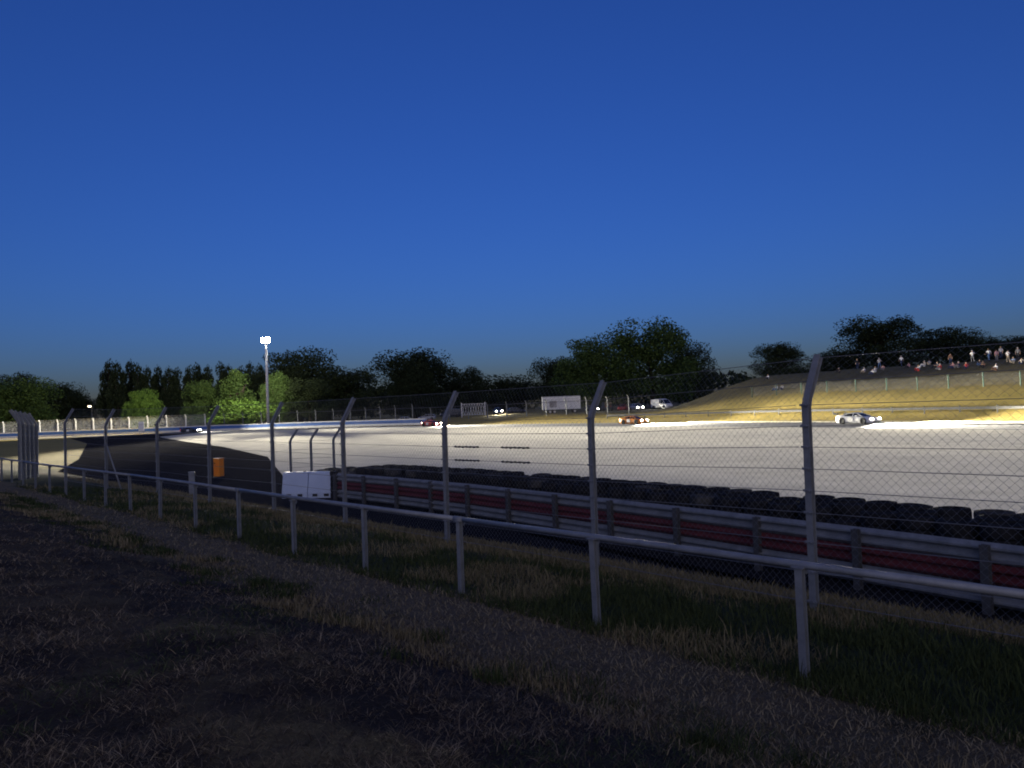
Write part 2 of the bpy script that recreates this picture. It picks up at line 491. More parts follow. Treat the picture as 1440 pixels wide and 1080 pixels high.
for k, p in enumerate(RP):
    z = hz(p.x, p.y)
    lean = rng.normal(0, 0.012, 2)
    o = link('post', pm, rail, (p.x, p.y, z), math.atan2(TY, TX) + rng.normal(0, .03))
    o.rotation_euler = (lean[0], lean[1], o.rotation_euler.z)
    c = link('clamp', cm_, o)
    tops.append(Vector((p.x, p.y, z + .985 + rng.normal(0, .004))))
# smooth the line of the tube
for _ in range(2):
    tops = [tops[0]] + [Vector((t.x, t.y, (tops[i].z + tops[i + 1].z * 2 + tops[i + 2].z) / 4)) for i, t in enumerate(tops[1:-1])] + [tops[-1]]
for i in range(0, len(tops) - 1, 3):
    seg = tops[i:i + 4]
    mb = MB(); mb.tube(seg, .033, 14)
    o = mb.obj('rail_tube', M['galv'], rail, smooth=True)
    if i:
        mb = MB(); d = (seg[1] - seg[0]).normalized()
        mb.tube([seg[0] - d * .09, seg[0] + d * .09], .038, 14); mb.obj('coupling_sleeve', M['galv_dull'], rail, smooth=True)

# ------------------------------------------------------------------ cranked catch fence
BAY = 4.2
FP = [(9.57, 3.5), (6.67, 6.55), (3.78, 9.6), (1.35, 13.02), (-1.52, 16.06), (-4.41, 19.1), (-7.24, 22.2), (-10.33, 25.05), (-13.43, 27.87), (-16.77, 30.43), (-20.04, 33.07)]
FP = [Vector(p) for p in FP]
def post_profile(w=.10, d=.10, t=.012):
    a, b, h = w / 2, d / 2, t / 2
    return [(-a, -b), (a, -b), (a, -b + t), (h, -b + t), (h, b - t), (a, b - t), (a, b), (-a, b), (-a, b - t), (-h, b - t), (-h, -b + t), (-a, -b + t)]
BEND, CR_H, CR_L = 2.66, 0.62, 0.36
def fence_post_mesh(mat, w=.088, name='fence_post'):
    mb = MB()
    mb.sweep(post_profile(w, w), [((0, 0, -.4), (1, 0, 0), (0, 1, 0)), ((0, 0, BEND - .06), (1, 0, 0), (0, 1, 0)), ((0, .03, BEND + .05), (1, 0, 0), (0, .93, -.28)), ((0, CR_L, BEND + CR_H), (1, 0, 0), (0, .87, -.5))])
    return mb.mesh(name, mat)
def link_panel_mesh(W, H, cell, r, mat, name='chain_link', frame=0):
    """diamond wire netting: long slanted wires in both directions, tri-prism section"""
    vs = []; fs = []
    def wire(a, b, yo):
        a = Vector(a); b = Vector(b); d = (b - a).normalized(); e = Vector((-d.z, 0, d.x))
        i = len(vs)
        for p in (a, b):
            for ang in (0, 2.094, 4.189):
                vs.append(p + e * (r * math.cos(ang)) + Vector((0, r * math.sin(ang) + yo, 0)))
        fs.extend([(i, i + 1, i + 4, i + 3), (i + 1, i + 2, i + 5, i + 4), (i + 2, i, i + 3, i + 5)])
    k = -H
    while k < W:
        x0, z0 = (k, 0.0) if k >= 0 else (0.0, -k)
        x1, z1 = (k + H, H) if k + H <= W else (W, W - k)
        if x1 - x0 > .01:
            wire((x0, 0, z0), (x1, 0, z1), r)
            wire((W - x0, 0, z0), (W - x1, 0, z1), -r)
        k += cell
    mb = MB(); mb.add(vs, fs)
    return mb.mesh(name, mat)
CABLES = [0.12, 0.50, 0.88, 1.26, 1.54, 1.82, 2.10, 2.37, 2.64]
fence = thing('catch_fence', 'tall galvanised catch fence with cranked posts and wire netting beside the service road', 'fence')
fpm = fence_post_mesh(M['galv_dull'])
pan_m = link_panel_mesh(BAY, 2.56, .105, .0017, M['wire'])
crk_m = link_panel_mesh(BAY, .70, .105, .0013, M['wire'], 'chain_link_overhang')
mb = MB(); mb.tube([(0, 0, 0), (BAY, 0, 0)], .0048, 6); cab_m = mb.mesh('fence_cable', M['wire'])
mb = MB()
for zc in CABLES: mb.box((0, -.058, zc), (.125, .014, .03)); mb.tube([(.03, -.06, zc), (.03, -.085, zc)], .011, 6)
clamp_m = mb.mesh('cable_clamp', M['galv'])
mb = MB()
xs_ = np.linspace(-.42, .42, 15)
mb.tube([(x_, 0, .004 * math.sin(i * 2.1)) for i, x_ in enumerate(xs_)], [.006 if i in (0, 14) else (.024 if i % 2 else .013) for i in range(15)], 7)
tens_m = mb.mesh('tensioner', M['dark_wire'])
def bay_dir(a, b):
    d = (b - a); return math.atan2(d.y, d.x), d.length
def build_fence(parent, pts, post_mesh, panel, overhang, cables=True, clampmesh=None, sink=0.0, flip=False, zfun=None, tens=()):
    n = len(pts)
    zs = [(zfun or hz)(p.x, p.y) for p in pts]
    for k, p in enumerate(pts):
        a = pts[max(k - 1, 0)]; b = pts[min(k + 1, n - 1)]
        ang = math.atan2(b.y - a.y, b.x - a.x) + (0 if flip else math.pi)
        o = link('post', post_mesh, parent, (p.x, p.y, zs[k] - sink), ang)
        if zfun is None: o.rotation_euler = (rng.normal(0, .006), rng.normal(0, .008), ang)
        if clampmesh:
            c = link('cable_clamps', clampmesh, o); c['kind'] = 'stuff'
        if k == n - 1: continue
        ang2, L_ = bay_dir(pts[k], pts[k + 1])
        # panels run from the later post back to the earlier one when not flipped, so local +y faces the track
        st, s0, s1 = (pts[k], zs[k], zs[k + 1]) if flip else (pts[k + 1], zs[k + 1], zs[k])
        az = ang2 if flip else ang2 + math.pi
        tilt = math.atan2(s1 - s0, L_)
        base = Matrix.Translation((st.x, st.y, s0 - sink)) @ Matrix.Rotation(az, 4, 'Z') @ Matrix.Rotation(-tilt, 4, 'Y') @ Matrix.Diagonal((L_ / BAY, 1, 1, 1))
        o = link('chain_link_panel', panel, parent); o.matrix_local = base @ Matrix.Translation((0, .062, .06)); o['kind'] = 'stuff'
        if overhang:
            o = link('chain_link_overhang', overhang, parent); o['kind'] = 'stuff'
            o.matrix_local = base @ Matrix.Translation((0, .062, BEND)) @ Matrix.Rotation(-math.atan2(CR_L, CR_H), 4, 'X')
        if cables:
            for j, zc in enumerate(CABLES):
                o = link('cable', cab_m, parent); o.matrix_local = base @ Matrix.Translation((0, -.066, zc))
            for fr in (0.5, 1.0):
                o = link('cable', cab_m, parent); o.matrix_local = base @ Matrix.Translation((0, .062 + CR_L * fr, BEND + CR_H * fr - .02))
        for (kk, fx, zc) in tens:
            if kk == k:
                o = link('cable_tensioner', tens_m, parent); o.matrix_local = base @ Matrix.Translation((BAY * fx, -.066, zc))
tens = [(4 - 1, f_, z_) for f_ in (.20, .55) for z_ in (1.54, 1.82, 2.10)]
build_fence(fence, FP, fpm, pan_m, crk_m, True, clamp_m, tens=tens)
# diagonal stay at the strain post
p = FP[9]; z = hz(p.x, p.y)
mb = MB(); a = Vector((p.x, p.y, z + 1.9)); b = Vector((p.x + .95, p.y - .62, z - .05)); mb.tube([a, b], .03, 8)
mb.obj('diagonal_stay', M['galv_dull'], fence, smooth=True)
# double gate bay folded back towards the track
ret = thing('fence_return', 'tight row of cranked fence posts turning back at the end of the catch fence', 'fence')
e0 = Vector((-23.1, 34.6)); dv = Vector((-.695, 1.0)).normalized()
RT = [e0 + dv * (0.95 * k) + Vector((dv.y, -dv.x)) * (.20 * k) for k in range(5)]
mbr = link_panel_mesh(BAY, 2.56, .25, .004, M['wire'], 'gate_netting')
build_fence(ret, RT, fence_post_mesh(M['galv_dull'], .13, 'gate_post'), mbr, None, True, clamp_m, flip=True)

# second short fence behind the white blocks
sf = thing('short_fence', 'pair of thin cranked fence posts with wires behind the white barrier blocks', 'fence')
q0 = at(409, 657, 34); q1 = at(438, 657, 34)
SP = [Vector((q0.x - 0.0, q0.y)), Vector((q1.x, q1.y)), Vector((at(470, 657, 34).x, 34))]
tpm = fence_post_mesh(M['galv_dull'], .09, 'thin_post')
for k, p in enumerate(SP):
    o = link('post', tpm, sf, (p.x, p.y, 0.0), R(-50)); o.scale = (1, 1, .80)
for k in range(2):
    for zc in (.5, .9, 1.3, 1.7, 2.1):
        mb = MB(); mb.tube([(SP[k].x, SP[k].y, zc), (SP[k + 1].x, SP[k + 1].y, zc)], .006, 5); mb.obj('cable', M['wire'], sf)

# ------------------------------------------------------------------ guardrail and tyre wall
gr = thing('guardrail', 'triple beam steel guardrail with a red middle beam in front of the tyre wall', 'guardrail')
def wprof(h=.305, d=.08):
    c = [(0, 0), (-d * .3, h * .06), (-d, h * .2), (-d, h * .3), (-d * .1, h * .46), (-d * .1, h * .54), (-d, h * .7), (-d, h * .8), (-d * .3, h * .94), (0, h)]
    back = [(x + .006, z) for x, z in reversed(c)]
    return c + back
def beam_mesh(L_, mat, nm):
    mb = MB(); mb.sweep(wprof(), [((0, 0, 0), (0, 1, 0), (0, 0, 1)), ((L_, 0, 0), (0, 1, 0), (0, 0, 1))])
    return mb.mesh(nm, mat)
bm_g = beam_mesh(4.06, M['galv_dull'], 'grey_beam'); bm_r = beam_mesh(4.06, M['red_beam'], 'red_beam')
mb = MB(); mb.sweep(post_profile(.12, .10, .01), [((0, 0, -.3), (1, 0, 0), (0, 1, 0)), ((0, 0, 1.02), (1, 0, 0), (0, 1, 0))]); M['old_steel'] = pmat('dark_weathered_steel', (0.06, 0.06, 0.062), (0.11, 0.11, 0.11), 4, 0.8, 0.1); gpost_m = mb.mesh('guardrail_post', M['old_steel'])
for i in range(0, len(GRS) - 2, 2):
    a, b = Vector(GRS[i]), Vector(GRS[i + 2])
    ang = math.atan2(b.y - a.y, b.x - a.x)
    # local -y of the beam must face the spectator side
    d = (b - a).normalized(); ln = Vector((-d.y, d.x))
    flip = ln.dot(Vector((NX, NY))) < 0
    for j, mm in enumerate((bm_g, bm_r, bm_g)):
        o = link('beam', mm, gr)
        if flip: o.location = (b.x, b.y, .10 + j * .315); o.rotation_euler = (0, 0, ang + math.pi)
        else: o.location = (a.x, a.y, .10 + j * .315); o.rotation_euler = (0, 0, ang)
        if j == 1: o['label'] = 'faded red middle beam'
for i in range(len(GRS)):
    p = GRS[i] - grn[i] * .15
    link('post', gpost_m, gr, (p[0], p[1], 0.0), math.atan2(grd[i, 1], grd[i, 0]))

tw = thing('tyre_wall', 'black wall of stacked tyres between the guardrail and the gravel trap', 'tyre wall')
def tyre_mesh():
    mb = MB(); n, prof = 14, [(.30, .0), (.31, .05), (.31, .14), (.30, .19), (.20, .205), (.17, .16), (.17, .03), (.20, -.005)]
    vs = []; fs = []; k = len(prof)
    for i in range(n):
        a = 2 * math.pi * i / n
        for r_, z_ in prof: vs.append((r_ * math.cos(a), r_ * math.sin(a), z_))
    for i in range(n):
        for j in range(k):
            fs.append((i * k + j, i * k + (j + 1) % k, ((i + 1) % n) * k + (j + 1) % k, ((i + 1) % n) * k + j))
    mb.add(vs, fs); return mb
tmb = tyre_mesh()
ty_m = [tmb.mesh('tyre', M['rubber']), tmb.mesh('worn_tyre', M['rubber_worn'])]
fineg = resample(GR, .635)
fd = np.gradient(fineg, axis=0); fd /= np.linalg.norm(fd, axis=1)[:, None]
fn = np.stack([fd[:, 1], -fd[:, 0]], 1)
if fn[5] @ np.array([NX, NY]) < 0: fn = -fn
low = MB(); NT = len(fineg); tv = np.array(tmb.v)
cnt = 0
for i in range(12, NT):
    for r_ in range(3):
        p = fineg[i] + fn[i] * (.50 + .60 * r_) + fd[i] * (.31 * (r_ % 2)) + rng.normal(0, .015, 2)
        lay = 6 if rng.random() > .12 else 5
        if i > NT - 6: lay = 5
        for k in range(lay - 1):
            q = rng.normal(0, .012, 2)
            low.add([(v[0] + p[0] + q[0], v[1] + p[1] + q[1], v[2] + .02 + .205 * k) for v in tmb.v], tmb.f)
        o = link('tyre', ty_m[int(rng.random() < .12)], tw, (p[0], p[1], .02 + .205 * (lay - 1)))
        o.rotation_euler = (rng.normal(0, .03), rng.normal(0, .03), rng.random() * 6)
        cnt += 1
me_low = bpy.data.meshes.new('lower_tyres')
me_low.from_pydata(low.v, [], low.f); me_low.materials.append(M['rubber'])
o = link('lower_tyres', me_low, tw); o['kind'] = 'stuff'

# ------------------------------------------------------------------ white blocks, orange box, small post
def barrier_block(name, label, p, ang, L_, grp=None):
    t = thing(name, label, 'barrier', (p.x, p.y, .01), ang, grp)
    mb = MB(); mb.sweep([(-.30, 0), (-.30, .22), (-.15, .98), (-.12, 1.02), (.12, 1.02), (.15, .98), (.30, .22), (.30, 0)], [((-L_ / 2, 0, 0), (0, 1, 0), (0, 0, 1)), ((L_ / 2, 0, 0), (0, 1, 0), (0, 0, 1))])
    mb.obj('shell', M['white_plastic'], t, bevel=.02)
    for s_ in (-.22, .22):
        mb = MB(); mb.box((s_ * L_, -.285, .12), (.2, .06, .1)); mb.obj('fork_slot', M['black'], t)
    mb = MB(); mb.tube([(L_ * .3, 0, 1.015), (L_ * .3, 0, 1.05)], .06, 10); mb.obj('filler_cap', M['black'], t)
    return t
ang = R(-9)
c0 = at(437, 694, 29.5)
for k, s_ in enumerate((-.56, .56)):
    p = Vector((c0.x + s_ * math.cos(ang) * .98, c0.y + s_ * math.sin(ang), 0))
    barrier_block('barrier_block', ['pale bluish white plastic barrier block at the open end beside the dark asphalt', 'pale bluish white plastic barrier block next to the end of the guardrail'][k], p, ang, 1.07, 'white blocks closing the guardrail end')
def orange_box():
    p = on_ground(308, 672, 20, 60)
    t = thing('marker_box', 'upright orange box standing alone on the dark asphalt', 'marker box', (p.x, p.y, .008), R(-25))
    mb = MB(); mb.box((0, 0, .55), (.42, .36, .96)); mb.obj('body', M['orange'], t, bevel=.02)
    mb = MB(); mb.box((0, 0, .035), (.46, .40, .07)); mb.obj('base', M['black'], t, bevel=.01)
    mb = MB(); mb.box((0, 0, 1.045), (.45, .39, .035)); mb.obj('lid', M['orange'], t, bevel=.008)
    mb = MB(); mb.box((-.12, -.187, .80), (.12, .015, .04)); mb.obj('handle', M['black'], t)
orange_box()
def stub_post():
    p = at(270, 690, 31)
    t = thing('stub_post', 'short pale steel post with a square cap beside the dark escape road', 'post', (p.x, p.y, hz(p.x, p.y)), .3)
    mb = MB(); mb.sweep(post_profile(.22, .18, .02), [((0, 0, -.2), (1, 0, 0), (0, 1, 0)), ((0, 0, .95), (1, 0, 0), (0, 1, 0))]); mb.obj('shaft', M['galv'], t)
    mb = MB(); mb.box((0, 0, .965), (.26, .22, .03)); mb.obj('cap', M['galv'], t)
stub_post()

# ------------------------------------------------------------------ far wall, far fence
wall = thing('painted_wall', 'long blue and white painted barrier wall on the far side of the track', 'wall')
WL = [(-215, 199), (-160, 198), (-122, 195), (-97, 191.5), (-70, 189), (-45, 181), (-28, 170), (-19, 162)]
WP = resample(WL, 4.0)
for i in range(len(WP) - 1):
    a, b = Vector(WP[i]), Vector(WP[i + 1]); d = b - a; L_ = d.length
    def lay(nm, z0, z1, th, mat, par):
        mb = MB(); mb.box((L_ / 2, 0, (z0 + z1) / 2), (L_ - .03, th, z1 - z0)); return mb.obj(nm, mat, par)
    o = lay('wall_panel', 0, .50, .50, M['white_paint'], wall); o.location = (a.x, a.y, 0); o.rotation_euler = (0, 0, math.atan2(d.y, d.x))  # white of the lower panels stands in for car light streaks
    lay('blue_board', .503, 1.25, .42, M['blue_paint'], o); lay('top_rail', 1.253, 1.48, .46, M['white_paint'], o)
ff = thing('lit_far_fence', 'cranked fence with netting coloured bright as floodlit, standing behind the blue and white wall', 'fence')
FL = [(-215, 201.5), (-160, 200.5), (-122, 197.5), (-97, 194), (-70, 191.5), (-43, 184), (-27, 173), (-12, 164), (2, 154), (14, 143), (22, 134)]
FFP = [Vector(p) for p in resample(FL, 5.2)]
ffpost = fence_post_mesh(M['white_steel'], .24, 'far_lit_post'); ffpost2 = fence_post_mesh(M['galv_dull'], .16, 'far_unlit_post')  # same fence: white posts where floodlit, grey where unlit, light put into colour
ffpan2 = link_panel_mesh(BAY, 2.6, .42, .012, M['dark_wire'], 'far_unlit_netting'); ffov2 = link_panel_mesh(BAY, .70, .42, .012, M['dark_wire'], 'far_unlit_overhang')  # netting coloured darker for the stretch outside the floodlight
ffpan = link_panel_mesh(BAY, 2.6, .42, .016, M['white_steel'], 'far_lit_netting')  # white netting holds the floodlight's brightness in its colour
ffov = link_panel_mesh(BAY, .70, .42, .014, M['white_steel'], 'far_lit_overhang')
zff = lambda x, y: hz(x, y) + (1.2 if x < -19 else 0.0)
kf = [i for i, p in enumerate(FFP) if p.x < -78][-1]
build_fence(ff, FFP[:kf + 1], ffpost, ffpan, ffov, False, None, zfun=zff, flip=False)
ff2 = thing('unlit_far_fence', 'unlit stretch of the cranked fence, coloured darker, between the floodlight mast and the trailer', 'fence')
build_fence(ff2, FFP[kf + 1:], ffpost2, ffpan2, ffov2, False, None, zfun=zff, flip=False)
for k, p in enumerate(FFP):            # feet of the far posts that stand behind the wall
    if p.x < -19:
        mb = MB(); mb.box((p.x, p.y, .5), (.24, .24, 1.1)); mb.obj('post_foot', M['galv_dull'], ff if k <= kf else ff2)

# far guardrail below the spectator bank
fg = thing('bank_guardrail', 'low grey guardrail between the track verge and the spectator bank', 'guardrail')
kk = [i for i in range(len(TC)) if 6 < TC[i, 0] < 70 and TC[i, 1] > 15][::2]
fgp = [Vector(TC[i] + TN[i] * 13.5) for i in kk]
bmf = beam_mesh(1.0, M['old_steel'], 'verge_beam')
for i in range(len(fgp) - 1):
    a, b = fgp[i], fgp[i + 1]; za, zb = hz(a.x, a.y), hz(b.x, b.y); d = b - a
    for j in range(1):
        o = link('beam', bmf, fg, (a.x, a.y, za + .42)); o.rotation_euler = (0, -math.atan2(zb - za, d.length), math.atan2(d.y, d.x)); o.scale = (math.hypot(d.length, zb - za), 1, 1)
    o = link('post', gpost_m, fg, (a.x, a.y, za - .15), math.atan2(d.y, d.x))
# spectator fence half way up the bank
sfn = thing('bank_fence', 'thin wire fence on green posts crossing the spectator bank', 'fence')
M['green_post'] = pmat('green_coated_steel', (0.05, 0.11, 0.08), (0.08, 0.16, 0.12), 3, 0.6)
kk = [i for i in range(len(TC)) if 20 < TC[i, 0] < 75 and TC[i, 1] > 5][::2]
sp = [Vector(TC[i] + TN[i] * 21.5) for i in kk]
mb = MB(); mb.box((0, 0, .7), (.09, .09, 1.9)); spm = mb.mesh('bank_fence_post', M['green_post'])
snm = link_panel_mesh(BAY, 1.4, .32, .007, M['wire'], 'bank_netting')
for i, p in enumerate(sp):
    zp = hz(p.x, p.y)
    link('post', spm, sfn, (p.x, p.y, zp))
    if i + 1 < len(sp):
        b = sp[i + 1]; zb = hz(b.x, b.y); d = b - p
        o = link('netting', snm, sfn, (p.x, p.y, zp + .12)); o['kind'] = 'stuff'
        o.rotation_euler = (0, -math.atan2(zb - zp, d.length), math.atan2(d.y, d.x)); o.scale = (math.hypot(d.length, zb - zp) / BAY, 1, 1)

# ------------------------------------------------------------------ floodlight mast
def mast(px, pytop, d):
    top = at(px, pytop, d); foot = Vector((top.x, top.y, 0))
    t = thing('floodlight_mast', 'tall pale floodlight mast with a brilliant white lamp head behind the far wall', 'floodlight', foot)
    H = top.z
    mb = MB(); mb.tube([(0, 0, -.3), (0, 0, H * .5), (0, 0, H - .3)], [.42, .36, .28], 12); mb.obj('mast_pole', M['white_steel'], t, smooth=True)
    mb = MB(); mb.box((0, 0, .12), (1.3, 1.3, .3)); mb.obj('foot_plate', M['concrete'], t)
    mb = MB(); mb.box((0, -.1, H), (2.2, .2, .14)); mb.box((0, -.1, H - .62), (2.0, .2, .14)); mb.box((0, -.02, H - .3), (.3, .25, .9)); mb.obj('crossarm', M['galv'], t)
    M['flood'] = emat('lit_floodlight', (0.93, 1.0, 0.98), 160)
    for r_ in range(2):
        for c_ in range(3):
            Mx = Matrix.Rotation(R(14), 3, 'X') @ Matrix.Rotation(R((c_ - 1) * 14), 3, 'Z')
            cc = Vector(((c_ - 1) * .78, -.35, H + .12 - r_ * .74))
            mb = MB(); mb.box(cc, (.66, .22, .58), M=Mx.to_3x3()); o = mb.obj('lamp_housing', M['galv_dull'], t)
            mb = MB(); mb.box(cc + Mx @ Vector((0, -.125, 0)), (.60, .02, .52), M=Mx.to_3x3()); mb.obj('lamp_glass', M['flood'], o)
    for c_ in range(2):                     # added lamps turned back to light the tree line
        cc = Vector((-.5 + c_ * 1.0, .32, H - .3)); mb = MB(); mb.box(cc, (.66, .22, .58)); o = mb.obj('lamp_housing', M['galv_dull'], t)
        mb = MB(); mb.box(cc + Vector((0, .125, 0)), (.60, .02, .52)); mb.obj('lamp_glass', M['flood'], o)
    def aim(az, dep): return foot + Vector((0, -1.0, H)) + Vector((math.sin(R(az)) * math.cos(R(dep)), -math.cos(R(az)) * math.cos(R(dep)), -math.sin(R(dep)))) * 50
    for nm, tgt, size, pw, bl in (('spill', Vector((-6, 92, 0)), 88, .07, .8), ('gravel_a', aim(11.5, 12), 11.4, 9.5, 1.0), ('gravel_b', aim(19.5, 11.3), 9.2, 11.0, 1.0), ('gravel_c', aim(26.5, 8.3), 11, 15.0, 1.0), ('gravel_d', aim(34, 8), 13, 15.0, 1.0), ('straight', aim(44, 10), 18, 9.0, 1.0), ('run_in', aim(13, 19), 18, 1.9, 1.0), ('run_out', aim(34, 17), 22, 3.0, 1.0), ('bend', Vector((-128, 188, 0)), 60, 3.2, 1.0), ('trees', foot + Vector((-70, 45, 0)), 150, .30, .8)):
        ld = bpy.data.lights.new('floodlight_beam', 'SPOT'); ld.energy = MAST_POWER * pw; ld.spot_size = R(size); ld.spot_blend = bl; ld.shadow_soft_size = 1.6; ld.color = (1.0, .93, .76)
        lo = bpy.data.objects.new('floodlight_beam', ld); col.objects.link(lo); lo.parent = t
        yo = 1.0 if nm == 'trees' else -1.0
        lo.location = (0, yo, H)
        dv_ = tgt - (foot + Vector((0, yo, H)))
        lo.rotation_euler = dv_.to_track_quat('-Z', 'Y').to_euler()
    return t
mast(374, 477, 204)

# far warm street lamp
def street_lamp():
    p = at(129, 571, 330); H = p.z
    t = thing('street_lamp', 'small warm street lamp glowing low in the gap between dark trees', 'street lamp', (p.x, p.y, 0))
    mb = MB(); mb.tube([(0, 0, 0), (0, 0, H - .1), (0, -.5, H + .25), (0, -1.4, H + .25)], [.1, .08, .06, .05], 8); mb.obj('lamp_pole', M['galv_dull'], t)
    mb = MB(); mb.box((0, -1.7, H + .25), (.9, 1.1, .35)); o = mb.obj('lamp_head', M['galv_dull'], t)
    mb = MB(); mb.tube([(0, -1.7, H + .08), (0, -1.7, H - .5)], [.75, .5], 12); mb.obj('lamp_globe', emat('warm_lamp', (1.0, .78, .5), 7), o)
street_lamp()

# white marshal board on the bend, and marshal hut
def marshal_board():
    p = at(199, 613, 184)
    t = thing('marshal_board', 'white board on two legs in front of the far wall', 'sign board', (p.x, p.y, 0), R(4))
    mb = MB(); mb.box((0, 0, 1.9), (1.3, .08, 2.3)); mb.obj('board', M['white_paint'], t)
    for s_ in (-.5, .5):
        mb = MB(); mb.box((s_, .07, 1.4), (.09, .05, 2.8)); mb.obj('leg', M['galv'], t)
marshal_board()

# ------------------------------------------------------------------ vehicles
def loft(mb, st, mi=0):
    """st: list of (x, [(y, z)...] half section from bottom to top centre) mirrored about y = 0"""
    rings = []
    for x, hs in st:
        rings.append([(x, y, z) for y, z in hs] + [(x, -y, z) for y, z in reversed(hs) if abs(y) > 1e-6])
    n = len(rings[0]); vs = [p for r_ in rings for p in r_]; fs = []
    for i in range(len(rings) - 1):
        for k in range(n):
            k2 = (k + 1) % n
            fs.append((i * n + k, i * n + k2, (i + 1) * n + k2, (i + 1) * n + k))
    fs.append(tuple(reversed(range(n)))); fs.append(tuple((len(rings) - 1) * n + k for k in range(n)))
    mb.add(vs, fs, mi)
def wheel_meshes(r, w):
    mb = MB(); n = 20; prof = [(r * .62, -w / 2), (r * .93, -w / 2), (r, -w * .35), (r, w * .35), (r * .93, w / 2), (r * .62, w / 2)]
    vs = []; fs = []; k = len(prof)
    for i in range(n):
        a = 2 * math.pi * i / n
        for rr, yy in prof: vs.append((rr * math.cos(a), yy, rr * math.sin(a)))
    for i in range(n):
        for j in range(k): fs.append((i * k + j, i * k + (j + 1) % k, ((i + 1) % n) * k + (j + 1) % k, ((i + 1) % n) * k + j))
    mb.add(vs, fs); tm = mb.mesh('wheel_tyre', M['tyre'], smooth=True)
    mb = MB(); mb.tube([(0, -w * .38, 0), (0, w * .38, 0)], r * .22, 10)
    for i in range(5):
        a = 2 * math.pi * i / 5
        for s_ in (-1, 1): mb.box((r * .36 * math.cos(a), s_ * w * .34, r * .36 * math.sin(a)), (r * .62, .03, r * .16), M=Matrix.Rotation(-a, 3, 'Y'))
    mb.tube([(0, -w * .3, 0), (0, w * .3, 0)], r * .63, 16)
    rm = mb.mesh('wheel_rim', M['alloy'])
    return tm, rm
WHEEL = {}
def car(name, label, loc, ang, paint, style='race', lit=False, group=None, cat='car', headdir=None):
    t = thing(name, label, cat, loc, ang, group)
    if style == 'race':
        L_, W_, belt, roof, gc, wr = 4.55, 1.92, .80, 1.20, .09, .33
        body = [(-L_ / 2, .74, .30, .84), (-L_ / 2 + .15, .90, .16, .92), (-1.55, .96, gc, .92), (-.8, .95, gc, .84), (.6, .95, gc, .80), (1.45, .96, gc, .74), (1.95, .90, gc, .64), (L_ / 2, .70, .12, .46)]
        cab = [(-1.65, .60, .52, .90, .93), (-.75, .72, .50, .85, 1.17), (-.1, .74, .52, .83, 1.20), (.35, .74, .54, .82, 1.14), (1.05, .66, .60, .80, .82)]
        ax = (-1.32, 1.32)
    elif style == 'hatch':
        L_, W_, belt, roof, gc, wr = 4.2, 1.75, .95, 1.48, .2, .31
        body = [(-L_ / 2, .72, .35, .92), (-L_ / 2 + .12, .85, .24, .98), (-1.3, .87, gc, .98), (0, .87, gc, .95), (.9, .87, gc, .93), (1.7, .82, gc, .80), (L_ / 2, .66, .25, .60)]
        cab = [(-2.0, .70, .60, .96, 1.02), (-1.65, .74, .56, .96, 1.40), (-.6, .76, .56, .95, 1.48), (.25, .76, .56, .94, 1.42), (1.05, .70, .64, .92, .96)]
        ax = (-1.27, 1.30)
    else:                                                       # van
        L_, W_, belt, roof, gc, wr = 5.1, 1.95, 1.2, 2.15, .25, .34
        body = [(-L_ / 2, .92, .35, 1.25), (-1.5, .96, gc, 1.28), (.6, .96, gc, 1.25), (1.6, .94, gc, 1.15), (2.2, .88, gc, 1.02), (L_ / 2, .76, .3, .80)]
        cab = [(-L_ / 2 + .02, .90, .82, 1.22, 2.08), (-1.4, .94, .82, 1.25, 2.15), (.5, .94, .82, 1.22, 2.14), (1.15, .92, .80, 1.18, 1.98), (2.0, .84, .74, 1.05, 1.10)]
        ax = (-1.6, 1.55)
    mb = MB()
    loft(mb, [(x, [(w * .92, lo), (w, lo + (hi - lo) * .35), (w * .985, lo + (hi - lo) * .72), (w * .90, hi - .02), (w * .55, hi + .03), (0, hi + .045)]) for x, w, lo, hi in body])
    b = mb.obj('body', paint, t, smooth=True)
    mb = MB(); loft(mb, [(x, [(wl, zl - .03), (wl * .98, zl + .02), (wt, zt - .04), (wt * .8, zt), (0, zt + .015)]) for x, wl, wt, zl, zt in cab])
    cb = mb.obj('cabin_glass', M['glass'], t, smooth=False)
    mb = MB()                                                    # roof skin and pillars in body colour
    loft(mb, [(x, [(wt * .99, zt - .03), (wt * .82, zt + .012), (0, zt + .03)]) for x, wl, wt, zl, zt in cab[1:-1]])
    for s_ in (-1, 1):
        for i in (1, 3):
            x, wl, wt, zl, zt = cab[i]; x2, wl2, wt2, zl2, zt2 = cab[i + (1 if i == 3 else -1)]
            mb.tube([(x, s_ * wt, zt - .03), (x2, s_ * (wl2 + .005), zl2 + .02)], .035, 6)
        xm, wl, wt, zl, zt = cab[2]; mb.tube([(xm, s_ * (wl + .005), zl), (xm, s_ * (wt + .01), zt - .03)], .04, 6)
    if style == 'van': loft(mb, [(x, [(w_ + .01, 1.2), (w_ * .9 + .02, 2.06)]) for x, w_ in ((-L_ / 2 + .05, .90), (.15, .94))])
    mb.obj('roof', paint, t)
    if wr not in WHEEL: WHEEL[wr] = wheel_meshes(wr, .26 if style == 'race' else .2)
    tm, rm = WHEEL[wr]
    for x in ax:
        for s_ in (-1, 1):
            mb = MB(); mb.tube([(x, s_ * (W_ / 2 - .24), wr + .02), (x, s_ * (W_ / 2 + .004), wr + .02)], wr * 1.16, 18); mb.obj('wheel_arch', M['black'], t)
            wt_ = link('wheel', tm, t, (x, s_ * (W_ / 2 - .10), wr)); link('rim', rm, wt_)
    xf, xr = L_ / 2, -L_ / 2
    zh = body[-1][3] - .02 + (.08 if style == 'race' else .1); zt_ = body[0][3] - .10
